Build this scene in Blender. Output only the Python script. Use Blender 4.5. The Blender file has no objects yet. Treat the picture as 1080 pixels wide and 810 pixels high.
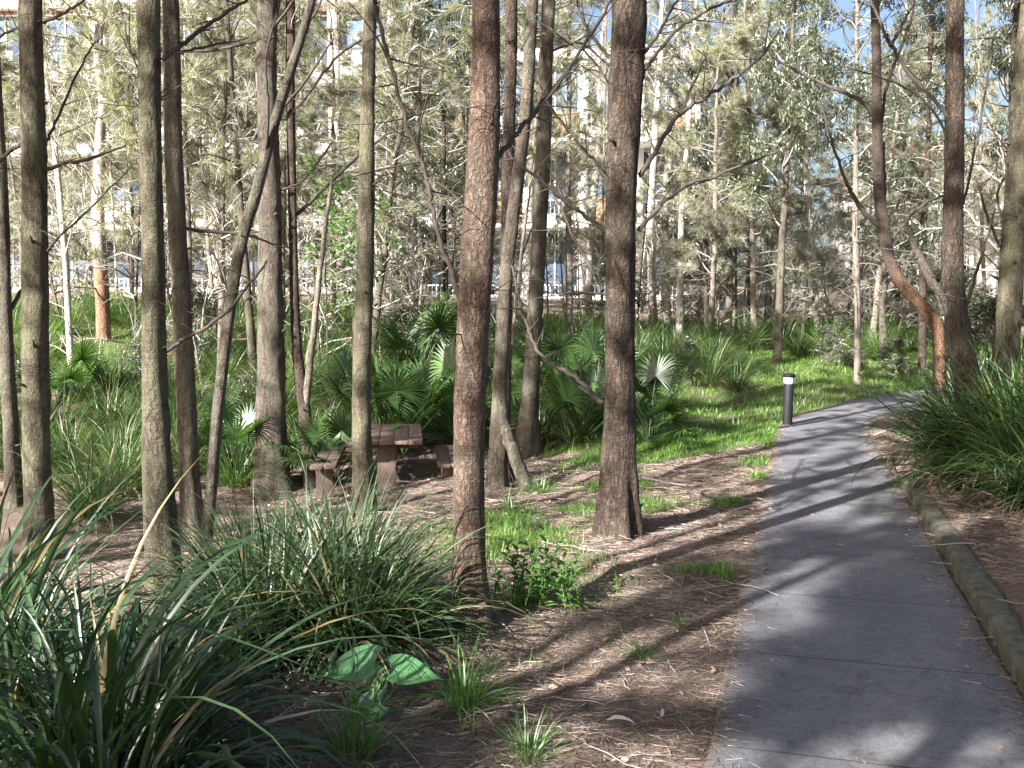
import bpy, math, random
import numpy as np
from mathutils import Vector, Matrix

R = np.random.default_rng(7)
random.seed(7)
sc = bpy.context.scene
COL = sc.collection
F = 1040.0
EYE = 1.6
PITCH = math.atan(70 / 1040.0)

# ------------------------------------------------------------------ world, light, camera
SUN_AZ = Vector((-0.66, -0.75, 0)).normalized()
SUN_EL = math.radians(30)
w = bpy.data.worlds.new("World"); sc.world = w; w.use_nodes = True
nt = w.node_tree
bg = nt.nodes['Background']
sky = nt.nodes.new('ShaderNodeTexSky'); sky.sky_type = 'NISHITA'; sky.sun_disc = False
sky.sun_elevation = SUN_EL; sky.sun_rotation = math.atan2(SUN_AZ.x, SUN_AZ.y)
sky.air_density = 1.0; sky.dust_density = 4.0; sky.ozone_density = 1.0
nt.links.new(sky.outputs[0], bg.inputs[0]); bg.inputs[1].default_value = 0.05
sl = bpy.data.lights.new('sun', 'SUN'); sl.energy = 5.0; sl.angle = math.radians(0.55); sl.color = (1.0, 0.965, 0.93)
so = bpy.data.objects.new('sun', sl); COL.objects.link(so)
sd = Vector((-SUN_AZ.x * math.cos(SUN_EL), -SUN_AZ.y * math.cos(SUN_EL), -math.sin(SUN_EL)))
so.rotation_euler = sd.to_track_quat('-Z', 'Y').to_euler()
cam = bpy.data.cameras.new('camera'); co = bpy.data.objects.new('camera', cam); COL.objects.link(co)
co.location = (0, 0, EYE); co.rotation_euler = (math.pi / 2 - PITCH, 0, 0)
cam.sensor_width = 36; cam.lens = F / 1080 * 36; cam.clip_end = 2000; cam.clip_start = 0.05
sc.camera = co
sc.view_settings.view_transform = 'Standard'; sc.view_settings.look = 'None'
sc.view_settings.gamma = 1; sc.view_settings.exposure = 2.25
sc.render.engine = 'CYCLES'
sc.cycles.max_bounces = 6; sc.cycles.diffuse_bounces = 4; sc.cycles.glossy_bounces = 2
sc.cycles.transmission_bounces = 3; sc.cycles.sample_clamp_indirect = 6
sc.cycles.use_denoising = True

# ------------------------------------------------------------------ terrain
def sm(a, b, x):
    t = np.clip((np.asarray(x, float) - a) / (b - a), 0, 1)
    return t * t * (3 - 2 * t)

_ph = np.random.default_rng(3).uniform(0, 6.28, (40, 3))
_dr = np.random.default_rng(4).uniform(0, 6.28, 40)
def nz(x, y, sc_=1.0, k=0, n=6):
    """smooth pseudo noise about -1..1"""
    v = 0; a = 1; tot = 0; f = 1.0 / sc_
    for i in range(n):
        d = _dr[(k * 7 + i) % 40]; p = _ph[(k * 5 + i) % 40]
        xr = x * math.cos(d) + y * math.sin(d); yr = -x * math.sin(d) + y * math.cos(d)
        v = v + a * np.sin(xr * f * 2.1 + p[0] + 1.3 * np.sin(yr * f * 1.7 + p[1])); tot += a
        a *= 0.62; f *= 1.77
    return v / tot * 1.6

ANG = math.atan(0.293); CA, SA = math.cos(ANG), math.sin(ANG)
# centre line of the path; half width 0.61
HW = 0.61
LE = [(-2.5, -7.5), (0.71 - 0.293 * 3.5, 0.0), (0.71, 3.5), (2.03, 8.0), (3.34, 12.5), (3.86, 14.2), (4.55, 15.7), (5.7, 17.2), (7.3, 18.6), (9.6, 20.0), (12.5, 21.4), (17, 23.2), (24, 25)]
def catmull(P, n):
    P = np.array(P, float); out = []
    for i in range(len(P) - 1):
        p0 = P[max(i - 1, 0)]; p1 = P[i]; p2 = P[i + 1]; p3 = P[min(i + 2, len(P) - 1)]
        for t in np.linspace(0, 1, n, endpoint=False):
            out.append(0.5 * ((2 * p1) + (p2 - p0) * t + (2 * p0 - 5 * p1 + 4 * p2 - p3) * t * t + (3 * p1 - p0 - 3 * p2 + p3) * t ** 3))
    out.append(P[-1]); return np.array(out)
LEs = catmull(LE, 12)
_t = np.gradient(LEs, axis=0); _t /= np.linalg.norm(_t, axis=1)[:, None]
RN = np.stack([_t[:, 1], -_t[:, 0]], 1)          # right-hand normal
CL = LEs + RN * HW
def dpath(x, y):
    """signed offset from the path centre (positive to the right) and distance"""
    x = np.asarray(x, float); y = np.asarray(y, float)
    sh = x.shape; xf = x.ravel(); yf = y.ravel()
    best = np.full(xf.shape, 1e9); sg = np.zeros(xf.shape)
    A = CL[:-1]; B = CL[1:]; D = B - A; L2 = (D ** 2).sum(1)
    for a, d, l2 in zip(A, D, L2):
        t = np.clip(((xf - a[0]) * d[0] + (yf - a[1]) * d[1]) / l2, 0, 1)
        ex = xf - a[0] - t * d[0]; ey = yf - a[1] - t * d[1]
        q = ex * ex + ey * ey; m = q < best
        best = np.where(m, q, best); sg = np.where(m, np.sign(ex * d[1] - ey * d[0]), sg)
    best = np.sqrt(best)
    return (best * sg).reshape(sh), best.reshape(sh)

def hbase(x, y):
    s = (0.71 + 0.293 * (y - 3.5) - x) * CA
    h = -0.50 * sm(1.2, 6.0, s) * (1 - sm(13.0, 18.0, y)) * sm(-2, 9, y)
    h = h + (0.85 + 0.75 * sm(3, 11, s)) * sm(14.5, 28, y + 0.12 * s)
    h = h + 0.055 * np.clip(y - 29, 0, 60)
    return h
def hh(x, y, dp=None):
    x = np.asarray(x, float); y = np.asarray(y, float)
    sg, d = dpath(x, y) if dp is None else dp
    h = hbase(x, y)
    s = -sg - HW
    bed = sm(HW + 0.13, HW + 0.22, sg) * (0.13 + 0.42 * sm(HW + .2, 3.5, sg)) * (1 - sm(11.0, 13.5, y))
    h = h + bed
    am = sm(HW + .05, HW + 1.0, d)
    h = h + am * (0.045 * nz(x, y, 1.5, 1) + 0.018 * nz(x, y, 0.35, 2) + 0.10 * nz(x, y, 6.0, 3) * sm(3, 12, np.hypot(x, y)))
    h = h - 0.035 * (1 - sm(HW - .05, HW + .05, d))
    return h
def hz(x, y): return float(hh(np.array([x]), np.array([y]))[0])

# pixel (1080x810 frame of the photograph) -> world, used to lay the plan out
cp, sp = math.cos(PITCH), math.sin(PITCH)
def ray(u, v):
    a = (u - 540) / F; b = -(v - 405) / F
    return np.array([a, cp + b * sp, -sp + b * cp])
def P(u, v, Y):
    r = ray(u, v); return np.array([0, 0, EYE]) + r * (Y / r[1])
def G(u, v):
    r = ray(u, v); ts = np.arange(1.5, 90, 0.02)
    q = r[None, :] * ts[:, None]; q[:, 2] += EYE
    hs = hh(q[:, 0], q[:, 1])
    i = np.argmax(q[:, 2] < hs) if (q[:, 2] < hs).any() else len(ts) - 1
    return np.array([q[i, 0], q[i, 1], hs[i]])

# ------------------------------------------------------------------ mesh helpers
class MB:
    def __init__(s): s.v = []; s.q = []; s.t = []; s.qm = []; s.tm = []; s.n = 0
    def add(s, v, q=None, t=None, m=0):
        v = np.asarray(v, float).reshape(-1, 3); s.v.append(v)
        if q is not None and len(q):
            q = np.asarray(q, int).reshape(-1, 4) + s.n; s.q.append(q); s.qm.append(np.full(len(q), m))
        if t is not None and len(t):
            t = np.asarray(t, int).reshape(-1, 3) + s.n; s.t.append(t); s.tm.append(np.full(len(t), m))
        s.n += len(v)
    def mesh(s, name, mats, smooth=True):
        me = bpy.data.meshes.new(name)
        V = np.concatenate(s.v); Q = np.concatenate(s.q) if s.q else np.zeros((0, 4), int)
        T = np.concatenate(s.t) if s.t else np.zeros((0, 3), int)
        me.vertices.add(len(V)); me.vertices.foreach_set('co', V.astype(np.float32).ravel())
        nl = len(Q) * 4 + len(T) * 3
        me.loops.add(nl); me.polygons.add(len(Q) + len(T))
        me.loops.foreach_set('vertex_index', np.concatenate([Q.ravel(), T.ravel()]).astype(np.int32))
        ls = np.concatenate([np.arange(len(Q)) * 4, len(Q) * 4 + np.arange(len(T)) * 3]).astype(np.int32)
        me.polygons.foreach_set('loop_start', ls)
        me.polygons.foreach_set('material_index', np.concatenate(s.qm + s.tm).astype(np.int32))
        if smooth: me.polygons.foreach_set('use_smooth', np.ones(len(ls), bool))
        for m in mats: me.materials.append(m)
        me.update(calc_edges=True); me.validate()
        return me
    def box(s, c, d, rz=0, m=0, rx=0, ry=0, taper=1.0):
        x, y, z = d[0] / 2, d[1] / 2, d[2] / 2
        V = np.array([[-x, -y, -z], [x, -y, -z], [x, y, -z], [-x, y, -z], [-x * taper, -y * taper, z], [x * taper, -y * taper, z], [x * taper, y * taper, z], [-x * taper, y * taper, z]])
        M = np.array(Matrix.Rotation(rz, 3, 'Z') @ Matrix.Rotation(ry, 3, 'Y') @ Matrix.Rotation(rx, 3, 'X'))
        s.add(V @ M.T + np.array(c), [[0, 3, 2, 1], [4, 5, 6, 7], [0, 1, 5, 4], [1, 2, 6, 5], [2, 3, 7, 6], [3, 0, 4, 7]], m=m)
    def tube(s, pts, rad, n=8, m=0, disp=None, cap=True):
        pts = np.asarray(pts, float); rad = np.broadcast_to(np.asarray(rad, float), (len(pts),))
        T = np.gradient(pts, axis=0); T /= (np.linalg.norm(T, axis=1)[:, None] + 1e-9)
        up = np.array([0, 1.0, 0]) if abs(T[0][1]) < .8 else np.array([1.0, 0, 0])
        A = np.cross(T, up); A /= (np.linalg.norm(A, axis=1)[:, None] + 1e-9); B = np.cross(T, A)
        th = np.linspace(0, 2 * math.pi, n, endpoint=False)
        rr = rad[:, None] * np.ones(n)[None, :]
        if disp is not None: rr = rr * disp(th[None, :], np.arange(len(pts))[:, None], pts)
        V = pts[:, None, :] + rr[..., None] * (np.cos(th)[None, :, None] * A[:, None, :] + np.sin(th)[None, :, None] * B[:, None, :])
        i = np.arange(len(pts) - 1)[:, None] * n; j = np.arange(n)[None, :]; j2 = (j + 1) % n
        q = np.stack([i + j, i + j2, i + n + j2, i + n + j], -1).reshape(-1, 4)
        V = V.reshape(-1, 3); t = []
        if cap:
            e = len(V); V = np.vstack([V, pts[-1] + T[-1] * rad[-1] * .3]); b = (len(pts) - 1) * n
            t = [[b + k, b + (k + 1) % n, e] for k in range(n)]
        s.add(V, q, t, m)

def strips(mb, org, az, e0, length, width, droop, ns=6, fold=0.25, m=0, twist=None, pw=1.6, tip=3.0, base=0.55, kink=None):
    """bending blades: org (M,3), azimuth, start elevation, length, width, total droop angle"""
    M = len(org); t = np.linspace(0, 1, ns + 1)
    az = np.asarray(az); e0 = np.asarray(e0); length = np.asarray(length)
    droop = np.asarray(droop)
    tm = (t[:-1] + t[1:]) / 2
    el = e0[:, None] - droop[:, None] * tm[None, :] ** pw
    if kink is not None:                       # a blade that folds over at kink[0] by kink[1]
        el = el - kink[1][:, None] * (tm[None, :] > kink[0][:, None])
    aa = az[:, None] + (twist[:, None] * tm[None, :] if twist is not None else 0)
    st = (length / ns)[:, None]
    d = np.stack([np.cos(el) * np.cos(aa), np.cos(el) * np.sin(aa), np.sin(el)], -1) * st[..., None]
    C = np.concatenate([np.zeros((M, 1, 3)), np.cumsum(d, 1)], 1) + org[:, None, :]
    rs = R.normal(0, .35, M)
    sa = az + math.pi / 2 + rs
    side = np.stack([np.cos(sa), np.sin(sa), R.normal(0, .25, M)], -1)
    prof = np.minimum(1, base + t * 4) * (1 - t ** tip) + 0.03
    wv = np.asarray(width)[:, None] * prof[None, :] * .5
    dn = d / (np.linalg.norm(d, axis=2)[..., None] + 1e-9); dn = np.concatenate([dn, dn[:, -1:]], 1)
    nrm = np.cross(dn, side[:, None, :]); nrm /= (np.linalg.norm(nrm, axis=2)[..., None] + 1e-9)
    Lf = C - side[:, None, :] * wv[..., None] + nrm * (wv * fold)[..., None]
    Rt = C + side[:, None, :] * wv[..., None] + nrm * (wv * fold)[..., None]
    if fold == 0:
        V = np.stack([Lf, Rt], 2).reshape(-1, 3); k = 2
        b = (np.arange(M) * (ns + 1) * 2)[:, None] + (np.arange(ns) * 2)[None, :]
        q = np.stack([b, b + 1, b + 3, b + 2], -1).reshape(-1, 4)
    else:
        V = np.stack([Lf, C, Rt], 2).reshape(-1, 3)
        b = (np.arange(M) * (ns + 1) * 3)[:, None] + (np.arange(ns) * 3)[None, :]
        q = np.concatenate([np.stack([b, b + 1, b + 4, b + 3], -1).reshape(-1, 4), np.stack([b + 1, b + 2, b + 5, b + 4], -1).reshape(-1, 4)])
    mb.add(V, q, m=m)

def darts(mb, org, d, length, width, m=0, leaf=False):
    """straight needles (quads) or lance leaves (4 point diamonds) from org along d"""
    M = len(org); d = d / (np.linalg.norm(d, axis=1)[:, None] + 1e-9)
    s = np.cross(d, R.normal(0, 1, (M, 3))); s /= (np.linalg.norm(s, axis=1)[:, None] + 1e-9)
    L = np.broadcast_to(length, (M,))[:, None]; W = np.broadcast_to(width, (M,))[:, None] / 2
    if leaf:
        V = np.stack([org, org + d * L * .42 + s * W, org + d * L, org + d * L * .42 - s * W], 1)
    else:
        V = np.stack([org - s * W, org + s * W, org + d * L + s * W * .4, org + d * L - s * W * .4], 1)
    q = np.arange(M * 4).reshape(-1, 4)
    mb.add(V.reshape(-1, 3), q, m=m)

def obj(name, me, parent=None, loc=(0, 0, 0), rz=0, scale=1):
    o = bpy.data.objects.new(name, me); COL.objects.link(o)
    o.location = loc; o.rotation_euler = (0, 0, rz); o.scale = (scale,) * 3 if not hasattr(scale, '__len__') else scale
    if parent: o.parent = parent
    return o
def tag(o, label=None, cat=None, group=None, kind=None):
    if label: o['label'] = label
    if cat: o['category'] = cat
    if group: o['group'] = group
    if kind: o['kind'] = kind
    return o

# ------------------------------------------------------------------ materials
def newmat(name):
    m = bpy.data.materials.new(name); m.use_nodes = True; n = m.node_tree.nodes; n.clear()
    o = n.new('ShaderNodeOutputMaterial'); return m, m.node_tree, n, m.node_tree.links, o
def ramp(n, stops):
    r = n.new('ShaderNodeValToRGB'); e = r.color_ramp.elements
    while len(e) < len(stops): e.new(0.5)
    for k, (p, c) in enumerate(stops): e[k].position = p; e[k].color = (*c, 1)
    return r
def noise(n, l, co_, scale, detail=6, rough=.6, vec_scale=None, dist=0.0):
    t = n.new('ShaderNodeTexNoise'); t.inputs['Scale'].default_value = scale; t.inputs['Detail'].default_value = detail
    t.inputs['Roughness'].default_value = rough; t.inputs['Distortion'].default_value = dist
    if vec_scale:
        mp = n.new('ShaderNodeMapping'); mp.inputs['Scale'].default_value = vec_scale
        l.new(co_, mp.inputs[0]); l.new(mp.outputs[0], t.inputs[0])
    else: l.new(co_, t.inputs[0])
    return t
def mixc(n, l, fac, a, b, mode='MIX'):
    x = n.new('ShaderNodeMix'); x.data_type = 'RGBA'; x.blend_type = mode
    for k, s in ((0, fac), (6, a), (7, b)):
        if hasattr(s, 'links'): l.new(s, x.inputs[k])
        elif k == 0: x.inputs[0].default_value = s
        else: x.inputs[k].default_value = (*s, 1)
    return x.outputs[2]

def leafmat(name, c1, c2, dead=None, deadp=0.05, gloss=0.06, rough=.4, trans=.45):
    m, t, n, l, o = newmat(name)
    g = n.new('ShaderNodeNewGeometry'); oi = n.new('ShaderNodeObjectInfo')
    r = ramp(n, [(0, c1), (1, c2)]); l.new(g.outputs['Random Per Island'], r.inputs[0])
    col = r.outputs[0]
    if dead:
        ma = n.new('ShaderNodeMath'); ma.operation = 'LESS_THAN'; ma.inputs[1].default_value = deadp
        mm = n.new('ShaderNodeMath'); mm.operation = 'FRACT'; ml = n.new('ShaderNodeMath'); ml.operation = 'MULTIPLY'; ml.inputs[1].default_value = 17.3
        l.new(g.outputs['Random Per Island'], ml.inputs[0]); l.new(ml.outputs[0], mm.inputs[0]); l.new(mm.outputs[0], ma.inputs[0])
        col = mixc(n, l, ma.outputs[0], col, dead)
    hs = n.new('ShaderNodeHueSaturation'); mr = n.new('ShaderNodeMapRange'); l.new(oi.outputs['Random'], mr.inputs[0])
    mr.inputs[3].default_value = .75; mr.inputs[4].default_value = 1.3
    l.new(mr.outputs[0], hs.inputs['Value']); l.new(col, hs.inputs['Color']); col = hs.outputs[0]
    d = n.new('ShaderNodeBsdfDiffuse'); tr = n.new('ShaderNodeBsdfTranslucent'); gl = n.new('ShaderNodeBsdfGlossy')
    gl.inputs['Roughness'].default_value = rough; gl.inputs['Color'].default_value = (1, 1, 1, 1)
    l.new(col, d.inputs[0])
    tc = mixc(n, l, 1.0, col, (1.5, 1.6, .7), 'MULTIPLY'); l.new(tc, tr.inputs[0])
    a = n.new('ShaderNodeMixShader'); a.inputs[0].default_value = trans; l.new(d.outputs[0], a.inputs[1]); l.new(tr.outputs[0], a.inputs[2])
    b = n.new('ShaderNodeMixShader'); b.inputs[0].default_value = gloss; l.new(a.outputs[0], b.inputs[1]); l.new(gl.outputs[0], b.inputs[2])
    l.new(b.outputs[0], o.inputs[0]); return m

def barkmat(name, base, dark, light, lichen=None, lich=.45, scale=1.0, furrow=.5, zmix=None, crack=.45):
    m, t, n, l, o = newmat(name)
    tc = n.new('ShaderNodeTexCoord'); c = tc.outputs['Object']
    b = n.new('ShaderNodeBsdfPrincipled'); b.inputs['Roughness'].default_value = .88; b.inputs['Specular IOR Level'].default_value = .25
    big = noise(n, l, c, 2.2 * scale, 4, .6)
    vert = noise(n, l, c, 1.0, 8, .7, (24 * scale, 24 * scale, 4.5 * scale), 1.3)      # vertical fissures
    hor = noise(n, l, c, 1.0, 5, .65, (5 * scale, 5 * scale, 26 * scale), 1.2)       # horizontal lenticel bands
    fine = noise(n, l, c, 150, 3, .6)
    r1 = ramp(n, [(.30, dark), (.50, base), (.74, light)]); l.new(vert.outputs[0], r1.inputs[0])
    r2 = ramp(n, [(.30, (.40, .38, .36)), (.38, (1, 1, 1)), (.75, (1.06, 1.05, 1.04))]); l.new(hor.outputs[0], r2.inputs[0])
    col = mixc(n, l, .75, r1.outputs[0], r2.outputs[0], 'MULTIPLY')
    vo = n.new('ShaderNodeTexVoronoi'); vo.feature = 'DISTANCE_TO_EDGE'; vo.inputs['Scale'].default_value = 1.0
    dn = noise(n, l, c, 9 * scale, 5, .7); vm = n.new('ShaderNodeVectorMath'); vm.operation = 'MULTIPLY_ADD'; vm.inputs[1].default_value = (.14, .14, .14); l.new(dn.outputs['Color'], vm.inputs[0]); l.new(c, vm.inputs[2])
    mpv = n.new('ShaderNodeMapping'); mpv.inputs['Scale'].default_value = (34 * scale, 34 * scale, 8 * scale); l.new(vm.outputs[0], mpv.inputs[0]); l.new(mpv.outputs[0], vo.inputs[0])
    rv = ramp(n, [(.0, (.30, .27, .25)), (.10, (.85, .85, .85)), (.3, (1.05, 1.05, 1.05))]); l.new(vo.outputs['Distance'], rv.inputs[0])
    col = mixc(n, l, crack, col, rv.outputs[0], 'MULTIPLY')
    pf = noise(n, l, c, 55 * scale, 6, .75); rp_ = ramp(n, [(.34, (.62, .6, .58)), (.5, (1, 1, 1)), (.66, (1.35, 1.33, 1.3))]); l.new(pf.outputs[0], rp_.inputs[0])
    col = mixc(n, l, .8, col, rp_.outputs[0], 'MULTIPLY')
    r3 = ramp(n, [(.30, (.45, .43, .41)), (.55, (1, 1, 1)), (.8, (1.25, 1.2, 1.12))]); l.new(big.outputs[0], r3.inputs[0])
    col = mixc(n, l, .8, col, r3.outputs[0], 'MULTIPLY')
    sp_n = noise(n, l, c, 1.0, 4, .6, (11 * scale, 11 * scale, 13 * scale), .8); r5 = ramp(n, [(.28, (.28, .26, .24)), (.36, (1, 1, 1))]); l.new(sp_n.outputs[0], r5.inputs[0]); col = mixc(n, l, .85, col, r5.outputs[0], 'MULTIPLY')
    if zmix:
        sx = n.new('ShaderNodeSeparateXYZ'); l.new(c, sx.inputs[0]); ad_ = n.new('ShaderNodeMath'); ad_.operation = 'MULTIPLY_ADD'; ad_.inputs[1].default_value = zmix[1] * .8; l.new(big.outputs[0], ad_.inputs[0]); l.new(sx.outputs[2], ad_.inputs[2])
        mr_ = n.new('ShaderNodeMapRange'); mr_.inputs[1].default_value = zmix[0] - zmix[1] * .3 + zmix[1] * .4; mr_.inputs[2].default_value = zmix[0] + zmix[1] * .3 + zmix[1] * .4; l.new(ad_.outputs[0], mr_.inputs[0])
        col = mixc(n, l, mr_.outputs[0], col, mixc(n, l, r1.outputs[0], tuple(q * .4 for q in zmix[2]), zmix[2]))
    if lichen:
        ln = noise(n, l, c, 5.5 * scale, 7, .72, (1, 1, .45), .6)
        r4 = ramp(n, [(.46, (0, 0, 0)), (.60, (1, 1, 1))]); l.new(ln.outputs[0], r4.inputs[0])
        mu = n.new('ShaderNodeMath'); mu.operation = 'MULTIPLY'; mu.inputs[1].default_value = lich; l.new(r4.outputs[0], mu.inputs[0])
        col = mixc(n, l, mu.outputs[0], col, lichen)
    l.new(col, b.inputs['Base Color'])
    a1 = n.new('ShaderNodeMath'); a1.operation = 'MULTIPLY_ADD'; a1.inputs[1].default_value = furrow
    l.new(vert.outputs[0], a1.inputs[0]); l.new(hor.outputs[0], a1.inputs[2])
    a2 = n.new('ShaderNodeMath'); a2.operation = 'MULTIPLY_ADD'; a2.inputs[1].default_value = .25
    l.new(fine.outputs[0], a2.inputs[0]); l.new(a1.outputs[0], a2.inputs[2])
    mnv = n.new('ShaderNodeMath'); mnv.operation = 'MINIMUM'; mnv.inputs[1].default_value = .25; l.new(vo.outputs['Distance'], mnv.inputs[0])
    a3 = n.new('ShaderNodeMath'); a3.operation = 'MULTIPLY_ADD'; a3.inputs[1].default_value = 3.5 * crack; l.new(mnv.outputs[0], a3.inputs[0]); l.new(a2.outputs[0], a3.inputs[2]); a2 = a3
    bp = n.new('ShaderNodeBump'); bp.inputs['Strength'].default_value = 1.0; bp.inputs['Distance'].default_value = .014
    l.new(a2.outputs[0], bp.inputs['Height']); l.new(bp.outputs[0], b.inputs['Normal'])
    l.new(b.outputs[0], o.inputs[0]); return m

def simplemat(name, c1, c2, scale=4, rough=.8, bump=.3, bs=40, vs=None, metallic=0, spec=.4, bd=.01):
    m, t, n, l, o = newmat(name)
    tc = n.new('ShaderNodeTexCoord'); c = tc.outputs['Object']
    b = n.new('ShaderNodeBsdfPrincipled'); b.inputs['Roughness'].default_value = rough; b.inputs['Metallic'].default_value = metallic
    b.inputs['Specular IOR Level'].default_value = spec
    a = noise(n, l, c, scale, 7, .65, vs); r = ramp(n, [(.3, c1), (.7, c2)]); l.new(a.outputs[0], r.inputs[0]); l.new(r.outputs[0], b.inputs['Base Color'])
    if bump:
        f = noise(n, l, c, bs, 4, .6, vs); bp = n.new('ShaderNodeBump'); bp.inputs['Strength'].default_value = bump; bp.inputs['Distance'].default_value = bd
        l.new(f.outputs[0], bp.inputs['Height']); l.new(bp.outputs[0], b.inputs['Normal'])
    l.new(b.outputs[0], o.inputs[0]); return m

M_needle = leafmat('she_oak_needles', (.15, .16, .115), (.30, .30, .235), (.24, .18, .10), .08, .05, .5, .4)
M_needle_d = leafmat('dark_needles', (.045, .058, .038), (.11, .12, .08), (.16, .12, .07), .08, .05, .5, .35)
M_gum = leafmat('gum_leaves', (.045, .06, .034), (.12, .135, .08), None, 0, .06, .35, .3)
M_bright = leafmat('bright_leaves', (.05, .11, .02), (.10, .18, .045), None, 0, .05, .4, .5)
M_lom = leafmat('strap_leaves', (.035, .07, .028), (.095, .15, .055), (.26, .21, .11), .09, .035, .38, .32)
M_lom2 = leafmat('blue_green_strap_leaves', (.024, .047, .022), (.075, .12, .052), (.22, .19, .11), .05, .03, .42, .3)
M_lomy = leafmat('light_green_strap_leaves', (.045, .095, .026), (.125, .205, .06), (.26, .23, .12), .07, .05, .42, .5)
M_broad = leafmat('broad_strap_leaves', (.015, .036, .016), (.05, .09, .038), (.20, .16, .07), .06, .05, .38, .3)
M_palm = leafmat('fan_palm_leaves', (.025, .055, .02), (.07, .125, .035), None, 0, .035, .4, .3)
M_grass = leafmat('grass_blades', (.07, .155, .022), (.16, .29, .05), (.28, .24, .12), .07, .04, .5, .5)
M_grassd = leafmat('weed_leaves', (.07, .16, .03), (.13, .26, .06), None, 0, .05, .45, .5)
M_litter = leafmat('dry_needles', (.12, .085, .066), (.52, .42, .345), (.07, .052, .045), .22, .03, .6, .05)
M_dry = leafmat('dry_leaves', (.18, .11, .07), (.42, .33, .24), None, 0, .05, .5, .1)
M_taro = leafmat('broad_soft_leaf', (.06, .19, .07), (.10, .26, .09), None, 0, .06, .4, .4)

B_grey = barkmat('grey_bark', (.095, .077, .062), (.032, .026, .021), (.175, .145, .115), (.16, .17, .12), .5, 1, .5)
B_olive = barkmat('olive_bark', (.098, .084, .06), (.034, .03, .022), (.175, .152, .108), (.15, .155, .09), .55, 1, .5)
B_brown = barkmat('red_brown_bark', (.145, .097, .073), (.048, .034, .027), (.235, .165, .128), (.15, .145, .11), .4, 1, .45, None, .7)
B_dark = barkmat('dark_furrowed_bark', (.082, .058, .045), (.025, .019, .015), (.16, .115, .09), (.12, .12, .09), .25, .9, 1.3, None, .85)
B_pale = barkmat('pale_bark', (.23, .20, .165), (.09, .075, .06), (.36, .32, .27), None, 0, 1, .5)
B_white = barkmat('white_bark', (.50, .47, .41), (.26, .22, .18), (.66, .63, .58), None, 0, .6, .3)
B_orange = barkmat('orange_bark', (.27, .16, .10), (.13, .075, .05), (.40, .29, .2), None, 0, .8, .6)
B_twotone = barkmat('white_bark_orange_foot', (.28, .16, .10), (.13, .065, .04), (.40, .27, .19), None, 0, .8, .5, (1.6, .8, (.62, .56, .50)))
B_crook = barkmat('crooked_stem_bark', (.19, .11, .07), (.08, .045, .032), (.29, .19, .135), None, 0, 1, .5, (1.9, .8, (.13, .10, .08)))
M_twig = simplemat('dead_twigs', (.17, .155, .135), (.42, .395, .355), 6, .9, 0)
M_twigd = simplemat('dark_branches', (.032, .026, .021), (.085, .07, .056), 8, .9, .3, 60)

# ground
def groundmat():
    m, t, n, l, o = newmat('leaf_litter_ground')
    tc = n.new('ShaderNodeTexCoord'); c = tc.outputs['Object']
    b = n.new('ShaderNodeBsdfPrincipled'); b.inputs['Roughness'].default_value = .95; b.inputs['Specular IOR Level'].default_value = .15
    a = noise(n, l, c, 1.3, 8, .65); f = noise(n, l, c, 38, 6, .75, (1, 1, 1), 1.2); f2 = noise(n, l, c, 1.0, 5, .7, (160, 45, 60), 2.0)
    r = ramp(n, [(.3, (.18, .132, .11)), (.5, (.34, .265, .225)), (.72, (.52, .43, .37))]); l.new(a.outputs[0], r.inputs[0])
    r2 = ramp(n, [(.3, (.38, .34, .32)), (.5, (.95, .93, .9)), (.7, (1.55, 1.5, 1.42))]); l.new(f.outputs[0], r2.inputs[0])
    r3 = ramp(n, [(.35, (.6, .56, .54)), (.6, (1.15, 1.12, 1.1))]); l.new(f2.outputs[0], r3.inputs[0])
    col = mixc(n, l, .85, r.outputs[0], r2.outputs[0], 'MULTIPLY'); col = mixc(n, l, .8, col, r3.outputs[0], 'MULTIPLY')
    at = n.new('ShaderNodeAttribute'); at.attribute_name = 'grass'
    gn = noise(n, l, c, 9, 6, .7); rg = ramp(n, [(.3, (.03, .055, .015)), (.7, (.085, .14, .03))]); l.new(gn.outputs[0], rg.inputs[0])
    ma = n.new('ShaderNodeMath'); ma.operation = 'MULTIPLY'; ma.inputs[1].default_value = .6; l.new(at.outputs['Fac'], ma.inputs[0])
    col = mixc(n, l, ma.outputs[0], col, rg.outputs[0])
    l.new(col, b.inputs['Base Color'])
    ad = n.new('ShaderNodeMath'); ad.operation = 'ADD'; l.new(f.outputs[0], ad.inputs[0]); l.new(f2.outputs[0], ad.inputs[1])
    bp = n.new('ShaderNodeBump'); bp.inputs['Strength'].default_value = 1.0; bp.inputs['Distance'].default_value = .045
    l.new(ad.outputs[0], bp.inputs['Height']); l.new(bp.outputs[0], b.inputs['Normal'])
    l.new(b.outputs[0], o.inputs[0]); return m
M_ground = groundmat()

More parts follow.
